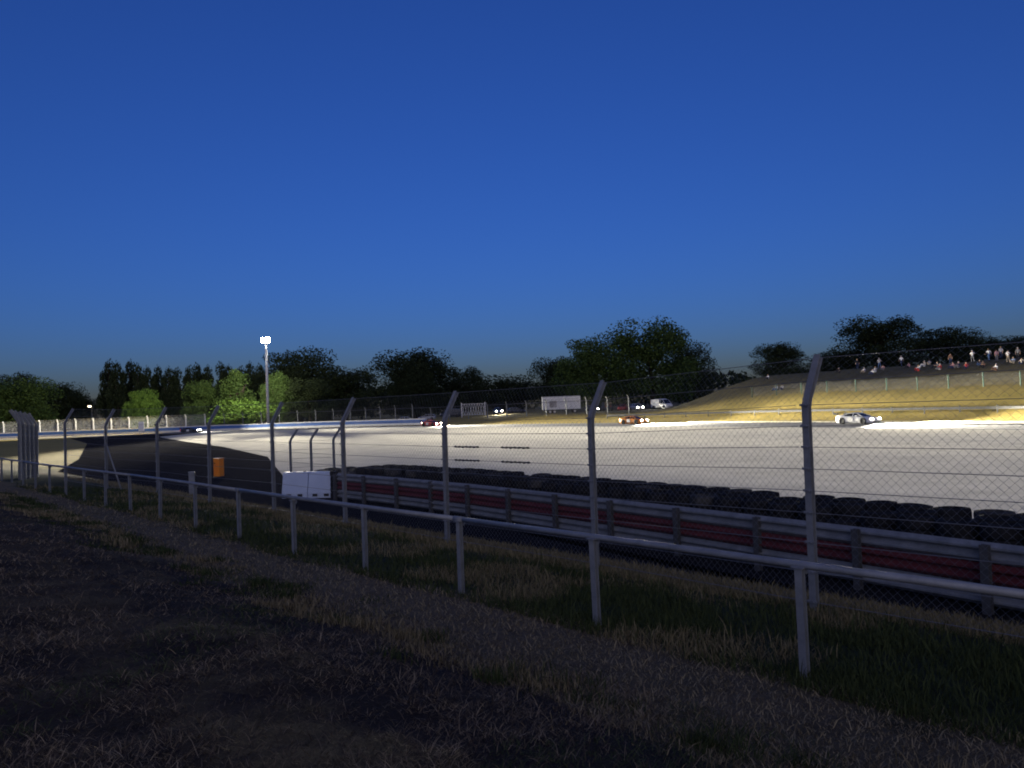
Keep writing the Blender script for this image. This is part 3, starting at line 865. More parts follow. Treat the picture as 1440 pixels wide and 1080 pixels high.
    for s_ in (-1, 1):
        mb = MB(); mb.tube([(xf - .20, s_ * .62, zh), (xf - .02, s_ * .58, zh - .03)], [.16, .12], 12); mb.obj('headlight', M['head'] if lit else M['lens'], t)
        mb = MB(); mb.box((xr + .0, s_ * .55, zt_), (.06, .34, .12)); mb.obj('taillight', M['tail'] if lit else M['tail_off'], t)
        mb = MB(); mb.box((cab[3][0] + .25, s_ * (W_ / 2 + .04), cab[3][3] + .08), (.14, .18, .11)); mb.obj('mirror', paint, t, bevel=.02)
    mb = MB(); mb.box((xf - .04, 0, body[-1][2] + .14), (.10, 1.1, .12)); mb.obj('grille', M['black'], t)
    if style == 'race':
        mb = MB(); mb.box((xr + .06, 0, 1.16), (.34, 1.76, .04)); mb.obj('rear_wing', M['black'], t)
        for s_ in (-1, 1):
            mb = MB(); mb.box((xr + .10, s_ * .55, 1.02), (.16, .03, .28)); mb.obj('wing_strut', M['black'], t)
            mb = MB(); mb.box((xr + .06, s_ * .88, 1.14), (.38, .025, .22)); mb.obj('wing_endplate', M['black'], t)
        mb = MB(); mb.box((xf - .12, 0, .075), (.50, 1.84, .03)); mb.obj('splitter', M['black'], t)
        for s_ in (-1, 1):
            mb = MB(); mb.box((-.2, s_ * (W_ / 2 + .006), .52), (.62, .012, .46)); mb.obj('number_panel', M['white_paint'], t)
    if lit:
        for s_ in (-1, 1):
            ld = bpy.data.lights.new('headlight_beam', 'SPOT'); ld.energy = HEAD_POWER * lit; ld.spot_size = R(110); ld.spot_blend = 1.0; ld.shadow_soft_size = .12; ld.color = (1.0, .93, .74)
            lo = bpy.data.objects.new('headlight_beam', ld); col.objects.link(lo); lo.parent = t
            lo.location = (xf + .08, s_ * .58, zh + .0)
            lo.rotation_euler = (Matrix.Rotation(R(s_ * 12), 3, 'Z') @ Matrix.Rotation(R(-88), 3, 'Y')).to_euler()
    return t
def paint(nm, c, rough=.35):
    return pmat(nm, c, tuple(min(1, x * 1.1) for x in c), 1.5, rough, 0, spec=.5)
P_red = paint('red_car_paint', (.42, .02, .02)); P_org = paint('orange_car_paint', (.60, .22, .03)); P_wht = paint('white_car_paint', (.70, .70, .70))
P_slv = paint('silver_car_paint', (.38, .39, .40)); P_drk = paint('dark_car_paint', (.03, .035, .045)); P_blu = paint('blue_car_paint', (.04, .07, .18)); P_wine = paint('dark_red_car_paint', (.22, .02, .025))
def on_track(x, off):
    k = int(np.abs(TC[:, 0] - x).argmin()); p = TC[k] + TN[k] * off
    return Vector((p[0], p[1], .035)), math.atan2(TD[k, 1], TD[k, 0])
p, a = on_track(-16.8, 1.0); car('race_car', 'red race car with lit headlights leaving the far bend below the blue wall', p, a, P_red, 'race', .7, 'cars racing on the track')
p, a = on_track(17.2, 1.5); car('race_car', 'orange race car with lit tail lamps on the straight below the big leafy tree', p, a, P_org, 'race', 1.0, 'cars racing on the track')
p, a = on_track(35.0, 2.2); car('race_car', 'white race car with lit headlights below the spectator bank', p, a, P_wht, 'race', 1.8, 'cars racing on the track')
p, a = on_track(-78, .5); car('race_car', 'dark race car with lit lamps passing the white board by the far wall', p, a, P_drk, 'race', .15, 'cars racing on the track')

# parked vehicles behind the far fence
def park(px, d, ang, style, paint_, label, name='parked_car', cat='car', lit=0):
    x = at(px, 572, d).x
    return car(name, label, (x, d, hz(x, d) - .02), ang, paint_, style, lit, 'vehicles parked behind the far fence', cat)
park(572, 176, R(5), 'hatch', P_wht, 'white parked hatchback behind the fence above the red race car')
park(600, 180, R(178), 'hatch', P_slv, 'silver parked hatchback beside the white one behind the far fence')
park(634, 178, R(172), 'van', P_drk, 'dark parked van left of the white lattice gate', 'parked_van', 'van')
park(700, 172, R(-80), 'hatch', P_blu, 'dark blue parked car with its lamps on near the white trailer', lit=.03)
park(726, 176, R(10), 'hatch', P_drk, 'black parked hatchback in front of the low dark hedge')
park(832, 164, R(-70), 'hatch', P_drk, 'dark parked car with bright lamps right beside the white trailer', lit=.02)
park(852, 168, R(95), 'van', P_drk, 'dark parked van under the big leafy tree', 'parked_van', 'van')
park(876, 162, R(70), 'hatch', P_wine, 'dark red parked car under the big leafy tree')
park(895, 160, R(-75), 'hatch', P_slv, 'silver parked car with bright lamps under the big leafy tree', lit=.02)
park(931, 158, R(-60), 'van', P_wht, 'white parked van at the foot of the spectator bank', 'parked_van', 'van')
def trailer():
    d = 165; x = at(789, 570, d).x; z = hz(x, d)
    t = thing('box_trailer', 'long white box trailer with a grey picture panel parked behind the far fence', 'trailer', (x, d, z), R(3))
    mb = MB(); mb.box((0, 0, 2.35), (8.4, 2.5, 2.9)); mb.obj('box_body', M['white_paint'], t, bevel=.05)
    mb = MB(); mb.box((0, 0, .80), (8.0, 1.0, .2)); mb.obj('chassis', M['black'], t)
    mb = MB(); mb.box((-1.9, -1.262, 2.1), (1.6, .015, 1.5)); mb.obj('picture_panel', pmat('grey_print', (.16, .15, .15), (.55, .53, .52), 1.2, .6), t)
    mb = MB(); mb.box((0, -1.27, 3.72), (8.4, .03, .08)); mb.obj('trim', M['galv'], t)
    tm, rm = WHEEL.setdefault(.45, wheel_meshes(.45, .28))
    for xx in (-2.6, -1.6, 2.9):
        for s_ in (-1, 1): w = link('wheel', tm, t, (xx, s_ * 1.05, .45)); link('rim', rm, w)
trailer()
def gate():
    d = 170; a = at(649, 570, d); x1 = at(682, 570, d).x; z = hz(a.x, d); W_ = x1 - a.x
    t = thing('lattice_gate', 'white lattice gate between two posts behind the far fence', 'gate', (a.x, d, z))
    for x in (0, W_):
        mb = MB(); mb.box((x, 0, 1.6), (.22, .22, 3.4)); mb.obj('gate_post', M['white_steel'], t)
    for zz in (.5, 3.0):
        mb = MB(); mb.box((W_ / 2, 0, zz), (W_ - .24, .08, .10)); mb.obj('gate_rail', M['white_steel'], t)
    n = 9
    for i in range(n):
        x = .35 + i * (W_ - .7) / (n - 1)
        mb = MB(); mb.tube([(x - .25, 0, .55), (x + .25, 0, 2.95)], .05, 5); mb.obj('gate_bar', M['white_steel'], t)
        mb = MB(); mb.tube([(x + .25, .06, .55), (x - .25, .06, 2.95)], .05, 5); mb.obj('gate_bar', M['white_steel'], t)
gate()

# ------------------------------------------------------------------ trees
def crown_mesh(name, mat, nblob, nleaf, shape, leaf, seed):
    g = np.random.default_rng(seed); V = []
    blobs = []
    for i in range(nblob):
        while True:
            p = g.uniform(-1, 1, 3)
            if np.linalg.norm(p) < 1: break
        rr = g.uniform(.20, .42)
        if shape == 'round':
            zz = .08 + .80 * g.random() ** .85; rad_ = math.sqrt(max(.02, 1 - ((zz - .42) / .56) ** 2)); aa = g.uniform(0, 6.283); q_ = math.sqrt(g.random()) * .80 * rad_
            p = np.array([q_ * math.cos(aa), q_ * math.sin(aa), zz]); rr *= .85
        elif shape == 'poplar': p = p * np.array([.55, .55, .46]) + np.array([0, 0, .52]); p[:2] *= (1.15 - .9 * abs(p[2] - .42)); rr *= .85
        elif shape == 'cone': p = p * np.array([.9, .9, .45]) + np.array([0, 0, .5]); p[:2] *= max(.1, 1.05 - p[2]); rr *= .8
        else: p = p * np.array([.8, .8, .42]) + np.array([0, 0, .42]); rr *= 1.0
        blobs.append((p, rr))
    per = nleaf // nblob
    for p, rr in blobs:
        d = g.normal(size=(per, 3)); d /= np.linalg.norm(d, axis=1)[:, None]
        r_ = rr * (1 - .55 * g.random(per) ** 2) * g.uniform(.9, 1.04, per)
        sc_ = np.array([1, 1, .42])
        c = p + d * r_[:, None] * sc_
        a = g.normal(size=(per, 3)); a /= np.linalg.norm(a, axis=1)[:, None]
        b = np.cross(a, g.normal(size=(per, 3))); b /= np.linalg.norm(b, axis=1)[:, None] + 1e-9
        s_ = leaf * g.uniform(.6, 1.3, per)[:, None]
        zs = np.array([1, 1, .55])
        V.append(np.stack([c - a * s_ * zs, c + b * s_ * .6 * zs, c + a * s_ * zs, c - b * s_ * .6 * zs], 1))
    V = np.concatenate(V); V[:, :, 2] -= np.percentile(V[:, :, 2], .5); V[:, :, 2] = np.maximum(V[:, :, 2], 0.0)
    zmax = V[:, :, 2].max(); xm = np.percentile(np.abs(V[:, :, :2]), 98.5)
    V[:, :, 2] /= zmax; V[:, :, :2] /= xm
    n = len(V); m_ = bpy.data.meshes.new(name)
    m_.vertices.add(n * 4); m_.vertices.foreach_set('co', V.ravel())
    m_.loops.add(n * 4); m_.loops.foreach_set('vertex_index', np.arange(n * 4)); m_.polygons.add(n); m_.polygons.foreach_set('loop_start', np.arange(n) * 4)
    m_.update(); m_.materials.append(mat)
    return m_
def trunk_mesh(name, hi=.75, r=.06, seed=1):
    g = np.random.default_rng(seed); mb = MB()
    mb.tube([(0, 0, -.06), (.01, 0, .15), (-.01, .01, .4), (.01, 0, hi)], [r * 1.3, r, r * .75, r * .25], 8)
    for i in range(6):
        a = g.uniform(0, 6.28); z0 = g.uniform(.2, .5); ln = g.uniform(.35, .6)
        mb.tube([(0, 0, z0), (ln * .5 * math.cos(a), ln * .5 * math.sin(a), z0 + .12), (ln * math.cos(a), ln * math.sin(a), z0 + .25)], [r * .5, r * .33, r * .12], 6)
    return mb.mesh(name, M['bark'], smooth=True)
CR = {}
for nm, shp, nb, nl, lf in (('round', 'round', 90, 22000, .025), ('round2', 'round', 105, 24000, .024), ('poplar', 'poplar', 44, 8000, .045), ('cone', 'cone', 55, 9000, .034), ('bush', 'bush', 45, 9000, .036)):
    for mt in ('leaf_unlit', 'leaf_lit', 'leaf_bright_lit'):
        CR[nm, mt] = crown_mesh(nm + '_crown_' + mt, M[mt], nb, nl, shp, lf, {'round': 11, 'round2': 23, 'poplar': 5, 'cone': 8, 'bush': 3}[nm])
TRM = [trunk_mesh('trunk', .75, .055, 1), trunk_mesh('thin_trunk', .85, .12, 2)]
def tree(px, ytop, wpx, d, kind, mt, label, name='broadleaf_tree', group=None, ybase=None, cat='tree'):
    top = at(px, ytop, d); x = top.x; z0 = hz(x, d) if d < 400 else 0
    if ybase is not None: z0 = at(px, ybase + 9, d).z
    H = top.z - z0; w = wpx / FPX * d / 2
    t = thing(name, label, cat, (x, d, z0 - .05), rng.uniform(0, 6.28), group)
    o = link('trunk', TRM[1 if kind in ('poplar', 'cone') else 0], t); o.scale = (w, w, H)
    lo = {'round': .07, 'round2': .05, 'poplar': .06, 'cone': .05, 'bush': .02}[kind]
    o = link('crown', CR[kind, mt], t, (0, 0, H * lo)); o.scale = (w, w, H * (1 - lo))
    return t
# left side, lit and dark; leaf colour carries part of the light
tree(18, 529, 108, 232, 'round', 'leaf_lit', 'large green tree lit by the floodlight at the outer end of the far fence')
tree(30, 521, 70, 330, 'round2', 'leaf_unlit', 'dark tree rising just behind the large lit green tree')
tree(88, 536, 66, 340, 'round', 'leaf_unlit', 'dark rounded tree next to the warm street lamp')
tree(112, 546, 40, 350, 'bush', 'leaf_unlit', 'low dark tree touching the glow of the street lamp', 'small_tree')
tree(200, 545, 47, 235, 'round2', 'leaf_bright_lit', 'small round bright green tree lit behind the far fence', 'small_tree')
tree(286, 533, 50, 240, 'round', 'leaf_lit', 'slender mid green tree between the round bright tree and the cone shaped one', 'small_tree')
tree(332, 517, 52, 238, 'cone', 'leaf_lit', 'cone shaped green tree left of the floodlight mast', 'cone_tree')
tree(338, 558, 82, 228, 'bush', 'leaf_bright_lit', 'spreading bright green shrub at the foot of the cone shaped tree', 'shrub', cat='shrub')
tree(388, 520, 44, 236, 'round2', 'leaf_lit', 'green tree standing directly behind the floodlight mast')
tree(434, 530, 70, 240, 'round', 'leaf_unlit', 'dim dark green tree right of the floodlight mast, below the tall oak')
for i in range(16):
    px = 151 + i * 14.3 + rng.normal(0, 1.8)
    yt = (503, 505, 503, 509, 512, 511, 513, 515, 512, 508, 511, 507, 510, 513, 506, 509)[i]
    tree(px, yt, 24 if i > 2 else 27, 335 + rng.uniform(-8, 8), 'poplar', 'leaf_unlit', 'tall dark poplar in the close row behind the far fence', 'poplar_tree', 'row of dark poplars')
tree(420, 486, 120, 320, 'round2', 'leaf_unlit', 'tall dark oak just right of the floodlight lamp head')
tree(484, 514, 92, 330, 'round', 'leaf_unlit', 'dark tree joining the tall oak on the side away from the mast')
tree(585, 488, 124, 300, 'round', 'leaf_unlit', 'broad dark tree with a flat domed crown behind the red race car')
tree(580, 505, 70, 285, 'round2', 'leaf_unlit', 'lower dark tree in front of the broad domed tree')
tree(655, 514, 66, 320, 'round2', 'leaf_unlit', 'small dark rounded tree behind the white lattice gate')
tree(712, 523, 92, 330, 'bush', 'leaf_unlit', 'low dark tree in the dip between the lattice gate and the trailer')
tree(782, 500, 70, 300, 'round', 'leaf_unlit', 'dark tree behind the white box trailer')
tree(836, 467, 108, 205, 'round2', 'leaf_lit', 'lower left half of the big green tree pair over the parked cars')
tree(912, 447, 122, 200, 'round', 'leaf_lit', 'tallest big green tree standing over the parked silver car')
tree(966, 478, 74, 225, 'round2', 'leaf_unlit', 'dark tree behind the tallest green tree, beside the bank end')
tree(1096, 480, 70, 165, 'round', 'leaf_unlit', 'lone dark round tree on the crest of the spectator bank', ybase=524)
tree(1176, 492, 80, 175, 'round2', 'leaf_unlit', 'lower dark tree between the lone round tree and the tall crest tree', ybase=520)
tree(1234, 442, 108, 172, 'round', 'leaf_unlit', 'tallest dark tree on the crest behind the spectators', ybase=518)
tree(1330, 457, 108, 172, 'round2', 'leaf_unlit', 'broad dark tree next to the tallest tree on the crest', ybase=514)
tree(1398, 473, 84, 176, 'round', 'leaf_unlit', 'dark tree beyond the broad crest tree', ybase=510)
tree(1450, 470, 80, 180, 'round2', 'leaf_unlit', 'outermost dark tree on the crest behind the standing spectators', ybase=508)
# far-off wood closing the horizon
g = np.random.default_rng(77); V = []
for px in np.arange(-160, 1620, 3.0):
    d = 400 + g.uniform(-25, 25)
    yt = hor(px) - 20 - 14 * vnoise(np.array([px * .03]), np.array([0.0]), 9)[0] - 6 * g.random()
    if 112 < px < 148: yt = hor(px) - 4
    top = at(px, yt, d)
    for _ in range(26):
        c = np.array([top.x + g.normal(0, 1.8), d + g.normal(0, 5), top.z * g.random() ** .6]); a = g.normal(size=3); a /= np.linalg.norm(a); b = np.cross(a, g.normal(size=3)); b /= np.linalg.norm(b)
        s_ = g.uniform(.7, 1.7); V.append([c - a * s_, c + b * s_ * .7, c + a * s_, c - b * s_ * .7])
V = np.array(V); n = len(V); m_ = bpy.data.meshes.new('distant_woodland')
m_.vertices.add(n * 4); m_.vertices.foreach_set('co', V.ravel()); m_.loops.add(n * 4); m_.loops.foreach_set('vertex_index', np.arange(n * 4)); m_.polygons.add(n); m_.polygons.foreach_set('loop_start', np.arange(n) * 4); m_.update(); m_.materials.append(M['leaf_unlit'])
tag(link('distant_woodland', m_), 'low dark far-off woodland closing the horizon', 'woodland', kind='stuff')

# ------------------------------------------------------------------ spectators
SKIN, TOPM, LEGM, SHOE = 0, 1, 2, 3
def person_mesh(pose):
    # joints in metres, facing -y
    J = {}
    def S(side, s):
        if pose == 'stand':
            J.update({'hip' + s: (side * .10, 0, .93), 'kn' + s: (side * .12, -.01, .50), 'an' + s: (side * .13, .02, .09), 'to' + s: (side * .15, -.15, .04), 'sh' + s: (side * .19, 0, 1.43), 'el' + s: (side * .27, .03, 1.15), 'wr' + s: (side * .26, -.06, .90), 'ha' + s: (side * .25, -.10, .80)})
        elif pose == 'arms':
            J.update({'hip' + s: (side * .11, 0, .93), 'kn' + s: (side * .16, -.02, .50), 'an' + s: (side * .20, .02, .09), 'to' + s: (side * .24, -.14, .04), 'sh' + s: (side * .19, 0, 1.43), 'el' + s: (side * .34, .02, 1.20), 'wr' + s: (side * .16, -.20, 1.32 if side > 0 else 1.02), 'ha' + s: (side * .09, -.22, 1.44 if side > 0 else 1.0)})
        elif pose == 'walk':
            f = .22 * side
            J.update({'hip' + s: (side * .10, 0, .92), 'kn' + s: (side * .11, -f - .04, .50), 'an' + s: (side * .11, -f * 1.3 + .06, .10), 'to' + s: (side * .12, -f * 1.3 - .12, .04), 'sh' + s: (side * .19, 0, 1.42), 'el' + s: (side * .25, f * .7, 1.15), 'wr' + s: (side * .24, f * .9 - .1, .93), 'ha' + s: (side * .23, f - .14, .85)})
        else:   # sitting on the ground, knees up
            J.update({'hip' + s: (side * .10, -.02, .12), 'kn' + s: (side * .16, -.40, .46), 'an' + s: (side * .14, -.66, .08), 'to' + s: (side * .15, -.84, .05), 'sh' + s: (side * .19, .06, .60), 'el' + s: (side * .28, -.14, .40), 'wr' + s: (side * .18, -.36, .48), 'ha' + s: (side * .10, -.42, .50)})
    S(1, 'R'); S(-1, 'L')
    if pose == 'sit': J.update(pel=(0, 0, .14), wai=(0, .08, .34), che=(0, .07, .54), nek=(0, .04, .70), hed=(0, .01, .80), crn=(0, .01, .91))
    else: J.update(pel=(0, 0, .97), wai=(0, .01, 1.14), che=(0, .01, 1.38), nek=(0, .0, 1.50), hed=(0, -.02, 1.60), crn=(0, -.01, 1.72))
    rad = dict(pel=.15, wai=.135, che=.15, nek=.055, hed=.095, crn=.075)
    for s in 'RL': rad.update({'hip' + s: .095, 'kn' + s: .062, 'an' + s: .045, 'to' + s: .038, 'sh' + s: .068, 'el' + s: .046, 'wr' + s: .033, 'ha' + s: .036})
    E_ = [('pel', 'wai', TOPM), ('wai', 'che', TOPM), ('che', 'nek', TOPM), ('nek', 'hed', SKIN), ('hed', 'crn', SKIN)]
    for s in 'RL': E_ += [('pel', 'hip' + s, LEGM), ('hip' + s, 'kn' + s, LEGM), ('kn' + s, 'an' + s, LEGM), ('an' + s, 'to' + s, SHOE), ('che', 'sh' + s, TOPM), ('sh' + s, 'el' + s, TOPM), ('el' + s, 'wr' + s, SKIN), ('wr' + s, 'ha' + s, SKIN)]
    names = list(J); ix = {n_: i for i, n_ in enumerate(names)}
    m0 = bpy.data.meshes.new('skeleton'); m0.from_pydata([J[n_] for n_ in names], [(ix[a], ix[b]) for a, b, _ in E_], [])
    ob = bpy.data.objects.new('skeleton', m0); col.objects.link(ob)
    sk = ob.modifiers.new('skin', 'SKIN'); sk.use_smooth_shade = True
    for i, n_ in enumerate(names):
        sv = m0.skin_vertices[0].data[i]; r_ = rad[n_]
        sv.radius = (r_, r_ * (.72 if n_ in ('pel', 'wai', 'che') else 1)); sv.use_root = (n_ == 'pel')
    ss = ob.modifiers.new('sub', 'SUBSURF'); ss.levels = 1; ss.render_levels = 1
    dg = bpy.context.evaluated_depsgraph_get()
    out = bpy.data.meshes.new_from_object(ob.evaluated_get(dg)); out.name = 'person_' + pose
    bpy.data.objects.remove(ob); bpy.data.meshes.remove(m0)
    segs = [(Vector(J[a]), Vector(J[b]), mi) for a, b, mi in E_]
    out.materials.clear()
    for _ in range(4): out.materials.append(M['black'])
    for pl in out.polygons:
        c = pl.center; best = 9; bi = 0
        for a, b, mi in segs:
            t_ = max(0, min(1, (c - a).dot(b - a) / (b - a).length_squared)); dd = (c - (a + (b - a) * t_)).length
            if dd < best: best = dd; bi = mi
        pl.material_index = bi; pl.use_smooth = True
    hd = J['hed']; cr = J['crn']
    mb = MB(); n1, n2 = 5, 12; vs = []; fs = []
    cx, cy, cz = 0, hd[1] + .02, hd[2] + .055
    for i in range(n1 + 1):
        th = (i / n1) * R(96)
        for k in range(n2): ph = 2 * math.pi * k / n2; vs.append((cx + .105 * math.sin(th) * math.cos(ph), cy + .112 * math.sin(th) * math.sin(ph), cz + .125 * math.cos(th)))
    for i in range(n1):
        for k in range(n2): fs.append((i * n2 + k, i * n2 + (k + 1) % n2, (i + 1) * n2 + (k + 1) % n2, (i + 1) * n2 + k))
    mb.add(vs, fs); hair = mb.mesh('hair_' + pose, M['black'], smooth=True)
    return out, hair
PM = {p_: person_mesh(p_) for p_ in ('stand', 'arms', 'walk', 'sit')}
cmat = {n_: pmat('cloth_' + n_.replace(' ', '_'), c, tuple(min(1, x * 1.15) for x in c), 8, .9) for n_, c in {
    'white': (.74, .74, .76), 'red': (.50, .05, .05), 'pale grey': (.45, .45, .47), 'pink': (.60, .32, .34), 'dark': (.03, .03, .035), 'light blue': (.30, .42, .60), 'cream': (.66, .60, .48), 'brown': (.20, .11, .07), 'grey': (.22, .22, .23), 'navy': (.03, .045, .11), 'beige': (.42, .34, .24), 'blue': (.07, .13, .28)}.items()}
skinm = [pmat('skin_a', (.52, .33, .24), (.58, .38, .28), 6, .6), pmat('skin_b', (.40, .24, .16), (.46, .28, .19), 6, .6)]
hairm = [pmat('hair_dark', (.03, .022, .016), (.05, .035, .025), 9, .7), pmat('hair_fair', (.28, .19, .09), (.36, .25, .13), 9, .7), pmat('hair_grey', (.35, .34, .33), (.45, .44, .43), 9, .7)]
seen = {}
PPL = [(1039, 527, 'sit', 'red', 'dark'), (1055, 523, 'sit', 'brown', 'grey'), (1110, 519, 'sit', 'white', 'white'), (1125, 518, 'sit', 'white', 'grey'), (1080, 534, 'sit', 'white', 'dark'), (1092, 550, 'sit', 'white', 'blue'), (1100, 549, 'sit', 'pale grey', 'navy'),
       (1174, 518, 'sit', 'grey', 'navy'), (1180, 525, 'sit', 'dark', 'dark'), (1196, 518, 'sit', 'cream', 'dark'), (1206, 520, 'stand', 'dark', 'navy'), (1215, 525, 'sit', 'white', 'beige'), (1227, 527, 'sit', 'white', 'navy'), (1231, 524, 'sit', 'pale grey', 'white'), (1237, 519, 'arms', 'pale grey', 'blue'), (1242, 521, 'sit', 'pink', 'grey'),
       (1253, 512, 'stand', 'dark', 'dark'), (1268, 516, 'walk', 'white', 'navy'), (1278, 518, 'sit', 'pink', 'dark'), (1292, 522, 'sit', 'white', 'red'), (1300, 516, 'sit', 'cream', 'white'), (1307, 514, 'sit', 'pale grey', 'beige'), (1318, 518, 'sit', 'grey', 'dark'), (1322, 521, 'sit', 'red', 'grey'), (1329, 511, 'walk', 'grey', 'blue'),
       (1340, 519, 'sit', 'pink', 'navy'), (1348, 518, 'sit', 'navy', 'grey'), (1357, 508, 'stand', 'white', 'dark'), (1359, 519, 'sit', 'red', 'navy'), (1368, 510, 'arms', 'white', 'grey'), (1378, 515, 'sit', 'dark', 'blue'), (1391, 508, 'walk', 'white', 'blue'), (1401, 522, 'sit', 'white', 'brown'), (1402, 509, 'stand', 'pink', 'grey'),
       (1408, 505, 'stand', 'pale grey', 'navy'), (1413, 503, 'arms', 'pink', 'blue'), (1418, 510, 'arms', 'white', 'beige'), (1425, 512, 'sit', 'light blue', 'beige'), (1432, 507, 'stand', 'grey', 'dark'), (1437, 513, 'sit', 'cream', 'navy'), (1383, 518, 'sit', 'brown', 'dark'), (1285, 513, 'stand', 'navy', 'grey'), (1337, 513, 'stand', 'brown', 'navy')]
for i, (px, py, pose, tc_, lc_) in enumerate(PPL):
    p = on_ground(px, py, 70, 190)
    kk = int(((TC - np.array([p.x, p.y])) ** 2).sum(1).argmin()); to = TC[kk] - np.array([p.x, p.y])
    face = math.atan2(to[1], to[0]) + math.pi / 2 + rng.normal(0, .35)
    word = {'stand': 'standing', 'arms': 'standing with raised arm', 'walk': 'walking', 'sit': 'sitting on the grass'}[pose]
    t = thing('person', f'spectator in {tc_} top and {lc_} trousers {word} on the bank', 'person', p, face, 'spectators on the grass bank')
    t.scale = (1, 1, 1) if i % 3 else (.96, .96, .95)
    b = link('body', PM[pose][0], t); hm = link('hair', PM[pose][1], t)
    for k, mm in enumerate((skinm[i % 2], cmat[tc_], cmat[lc_], cmat['dark'])):
        b.material_slots[k].link = 'OBJECT'; b.material_slots[k].material = mm
    hm.material_slots[0].link = 'OBJECT'; hm.material_slots[0].material = hairm[(i * 7) % 3]

# ------------------------------------------------------------------ grass
def blade_mat(name):
    m = bpy.data.materials.new(name); m.use_nodes = True
    nt = m.node_tree; b = nt.nodes['Principled BSDF']; b.inputs['Roughness'].default_value = .8; b.inputs['Specular IOR Level'].default_value = .15
    a = nt.nodes.new('ShaderNodeVertexColor'); a.layer_name = 'tone'; nt.links.new(a.outputs[0], b.inputs['Base Color'])
    return m
M['blade'] = blade_mat('grass_blades')
def blades(name, X, Y, hgt, wid, lean, colr, label, cat):
    n = len(X); Z = height(X, Y) - .01
    az = rng.uniform(0, 2 * math.pi, n); fa = rng.uniform(0, 2 * math.pi, n)
    dx, dy = np.cos(az), np.sin(az); sx, sy = np.cos(fa) * wid, np.sin(fa) * wid
    P = np.empty((n, 5, 3))
    h1 = hgt * np.cos(lean) ; l1 = hgt * np.sin(lean)
    P[:, 0] = np.stack([X - sx, Y - sy, Z], 1); P[:, 1] = np.stack([X + sx, Y + sy, Z], 1)
    mx, my, mz = X + dx * l1 * .42, Y + dy * l1 * .42, Z + h1 * .62
    P[:, 2] = np.stack([mx + sx * .7, my + sy * .7, mz], 1); P[:, 3] = np.stack([mx - sx * .7, my - sy * .7, mz], 1)
    P[:, 4] = np.stack([X + dx * l1, Y + dy * l1, Z + h1], 1)
    m_ = bpy.data.meshes.new(name); m_.vertices.add(n * 5); m_.vertices.foreach_set('co', P.ravel())
    b = np.arange(n)[:, None] * 5
    loops = np.concatenate([b + np.array([0, 1, 2, 3]), b + np.array([3, 2, 4])], 1).ravel()
    m_.loops.add(n * 7); m_.loops.foreach_set('vertex_index', loops)
    m_.polygons.add(n * 2); m_.polygons.foreach_set('loop_start', (np.arange(n)[:, None] * 7 + np.array([0, 4])).ravel())
    m_.update(); m_.materials.append(M['blade'])
    at_ = m_.color_attributes.new('tone', 'FLOAT_COLOR', 'POINT')
    C = np.ones((n, 5, 4)); C[:, :, :3] = colr[:, None, :]
    at_.data.foreach_set('color', C.ravel())
    return tag(link(name, m_), label, cat, kind='stuff')
def scatter(n, dmin, dmax, s0, s1):
    """points around the camera position inside the band s0..s1, denser nearby"""
    out = []
    tot = 0
    while tot < n:
        d = dmin * (dmax / dmin) ** rng.random(n); a = rng.uniform(R(38), R(142), n)
        x = d * np.cos(a); y = d * np.sin(a); s = NX * x + NY * y
        k = (s > s0) & (s < s1)
        out.append(np.stack([x[k], y[k]], 1)); tot += int(k.sum())
        if len(out) > 40: break
    return np.concatenate(out)[:n].T
def lerp(a, b, t): return np.array(a)[None] * (1 - t[:, None]) + np.array(b)[None] * t[:, None]
# burnt, trodden straw on the bank
x, y = scatter(330000, 1.6, 30, -2, 4.9)
pt = vnoise(x * 1.6, y * 1.6, 21) * .6 + vnoise(x * 5, y * 5, 22) * .4
k = rng.random(len(x)) < sstep(.25, .60, pt) * .7 + .30; x, y, pt = x[k], y[k], pt[k]; n = len(x); d = np.hypot(x, y)
colr = lerp((.06, .042, .032), (.42, .32, .20), rng.random(n) ** 2.0 * (.5 + .5 * sstep(.35, .65, pt)))
gk = (vnoise(x * .7, y * .7, 31) > .66) & (rng.random(n) < .6); colr[gk] = lerp((.035, .045, .018), (.08, .095, .035), rng.random(int(gk.sum())))
blades('dry_grass', x, y, rng.gamma(3, .017, n) + .015, .0012 + .00032 * d, rng.uniform(.8, 1.52, n), colr, 'burnt dry straw and stubble covering the near bank', 'grass')
# pale straw on the path edge
x, y = scatter(60000, 3, 34, 4.0, 6.2); n = len(x); d = np.hypot(x, y)
blades('path_grass', x, y, rng.gamma(2.2, .016, n) + .012, .0016 + .00045 * d, rng.uniform(.5, 1.5, n), lerp((.13, .10, .06), (.36, .29, .17), rng.random(n)), 'short pale trodden grass along the dirt path', 'grass')
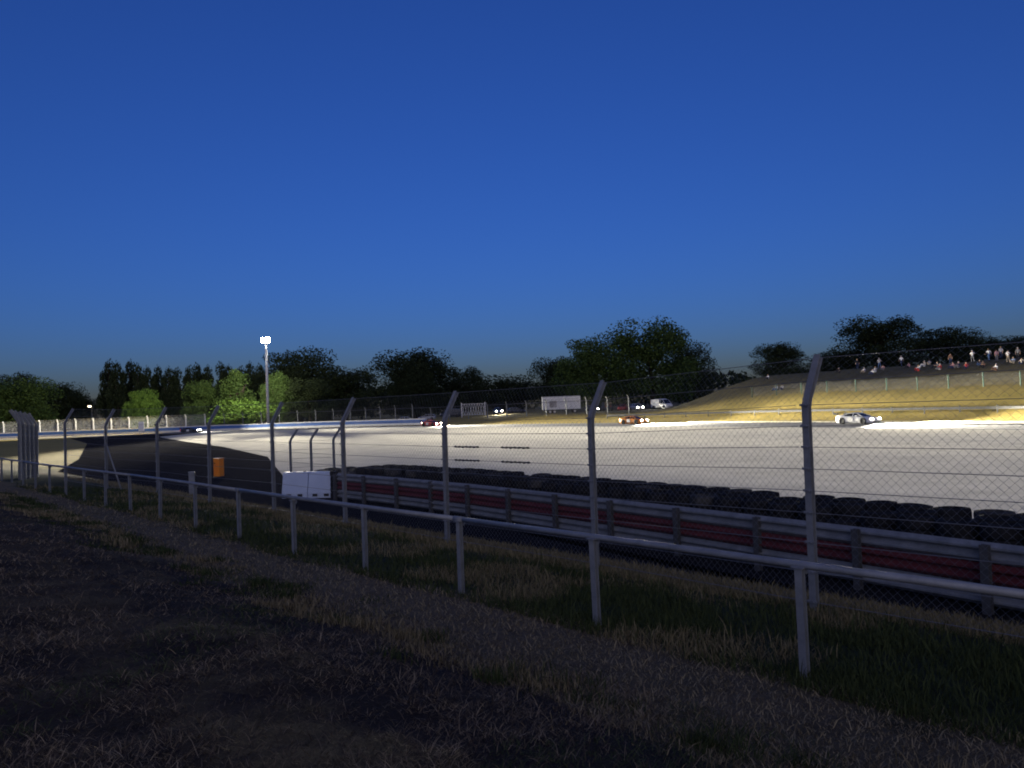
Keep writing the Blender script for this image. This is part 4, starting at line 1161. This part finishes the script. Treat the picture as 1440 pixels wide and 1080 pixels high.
# green strip under the railing
x, y = scatter(110000, 6, 36, 5.9, 9.9); s = NX * x + NY * y; pt = vnoise(x * 1.1, y * 1.1, 41)
k = rng.random(len(x)) < .35 + .65 * sstep(.3, .6, pt); x, y, s, pt = x[k], y[k], s[k], pt[k]; n = len(x); d = np.hypot(x, y)
dry = np.clip(sstep(.55, .8, vnoise(x * .8, y * .8, 43)) * .8 + sstep(9.0, 9.9, s), 0, 1)
colr = lerp((.030, .042, .015), (.075, .092, .030), rng.random(n)); cd = lerp((.12, .095, .05), (.28, .23, .12), rng.random(n)); dm = rng.random(n) < dry; colr[dm] = cd[dm]
blades('green_grass', x, y, rng.gamma(3, .024, n) + .02, .0018 + .0004 * d, rng.uniform(.1, 1.0, n), colr, 'short dark green grass under the tube railing', 'grass')
x, y = scatter(50000, 9, 45, 9.3, 12.1); n = len(x); d = np.hypot(x, y)
blades('verge_grass', x, y, rng.gamma(3, .022, n) + .02, .002 + .0004 * d, rng.uniform(.1, 1.2, n), lerp((.11, .09, .045), (.32, .26, .13), rng.random(n)), 'pale dry grass verge along the edge of the service road', 'grass')
# clumps along the crest of the bank
cx_, cy_ = [], []; cg = []; chh = []
for i in range(230):
    u = rng.uniform(-5, 30); s0 = 4.25 + rng.normal(0, .30)
    bx, by = us(u, s0); r_ = rng.uniform(.05, .22); m0 = int(rng.uniform(40, 170)); gr_ = rng.random() < .55; hh = rng.uniform(.04, .15)
    cx_.append(bx + rng.normal(0, r_, m0)); cy_.append(by + rng.normal(0, r_, m0)); cg.append(np.full(m0, gr_)); chh.append(np.full(m0, hh))
x = np.concatenate(cx_); y = np.concatenate(cy_); gk = np.concatenate(cg); hh = np.concatenate(chh); n = len(x); d = np.hypot(x, y)
colr = lerp((.10, .08, .04), (.34, .27, .15), rng.random(n)); colr[gk] = lerp((.025, .036, .013), (.07, .09, .03), rng.random(int(gk.sum())))
blades('crest_tufts', x, y, hh * rng.uniform(.4, 1.15, n), .002 + .00045 * d, rng.uniform(.05, .8, n), colr, 'uneven grass tufts along the crest of the near bank', 'grass')
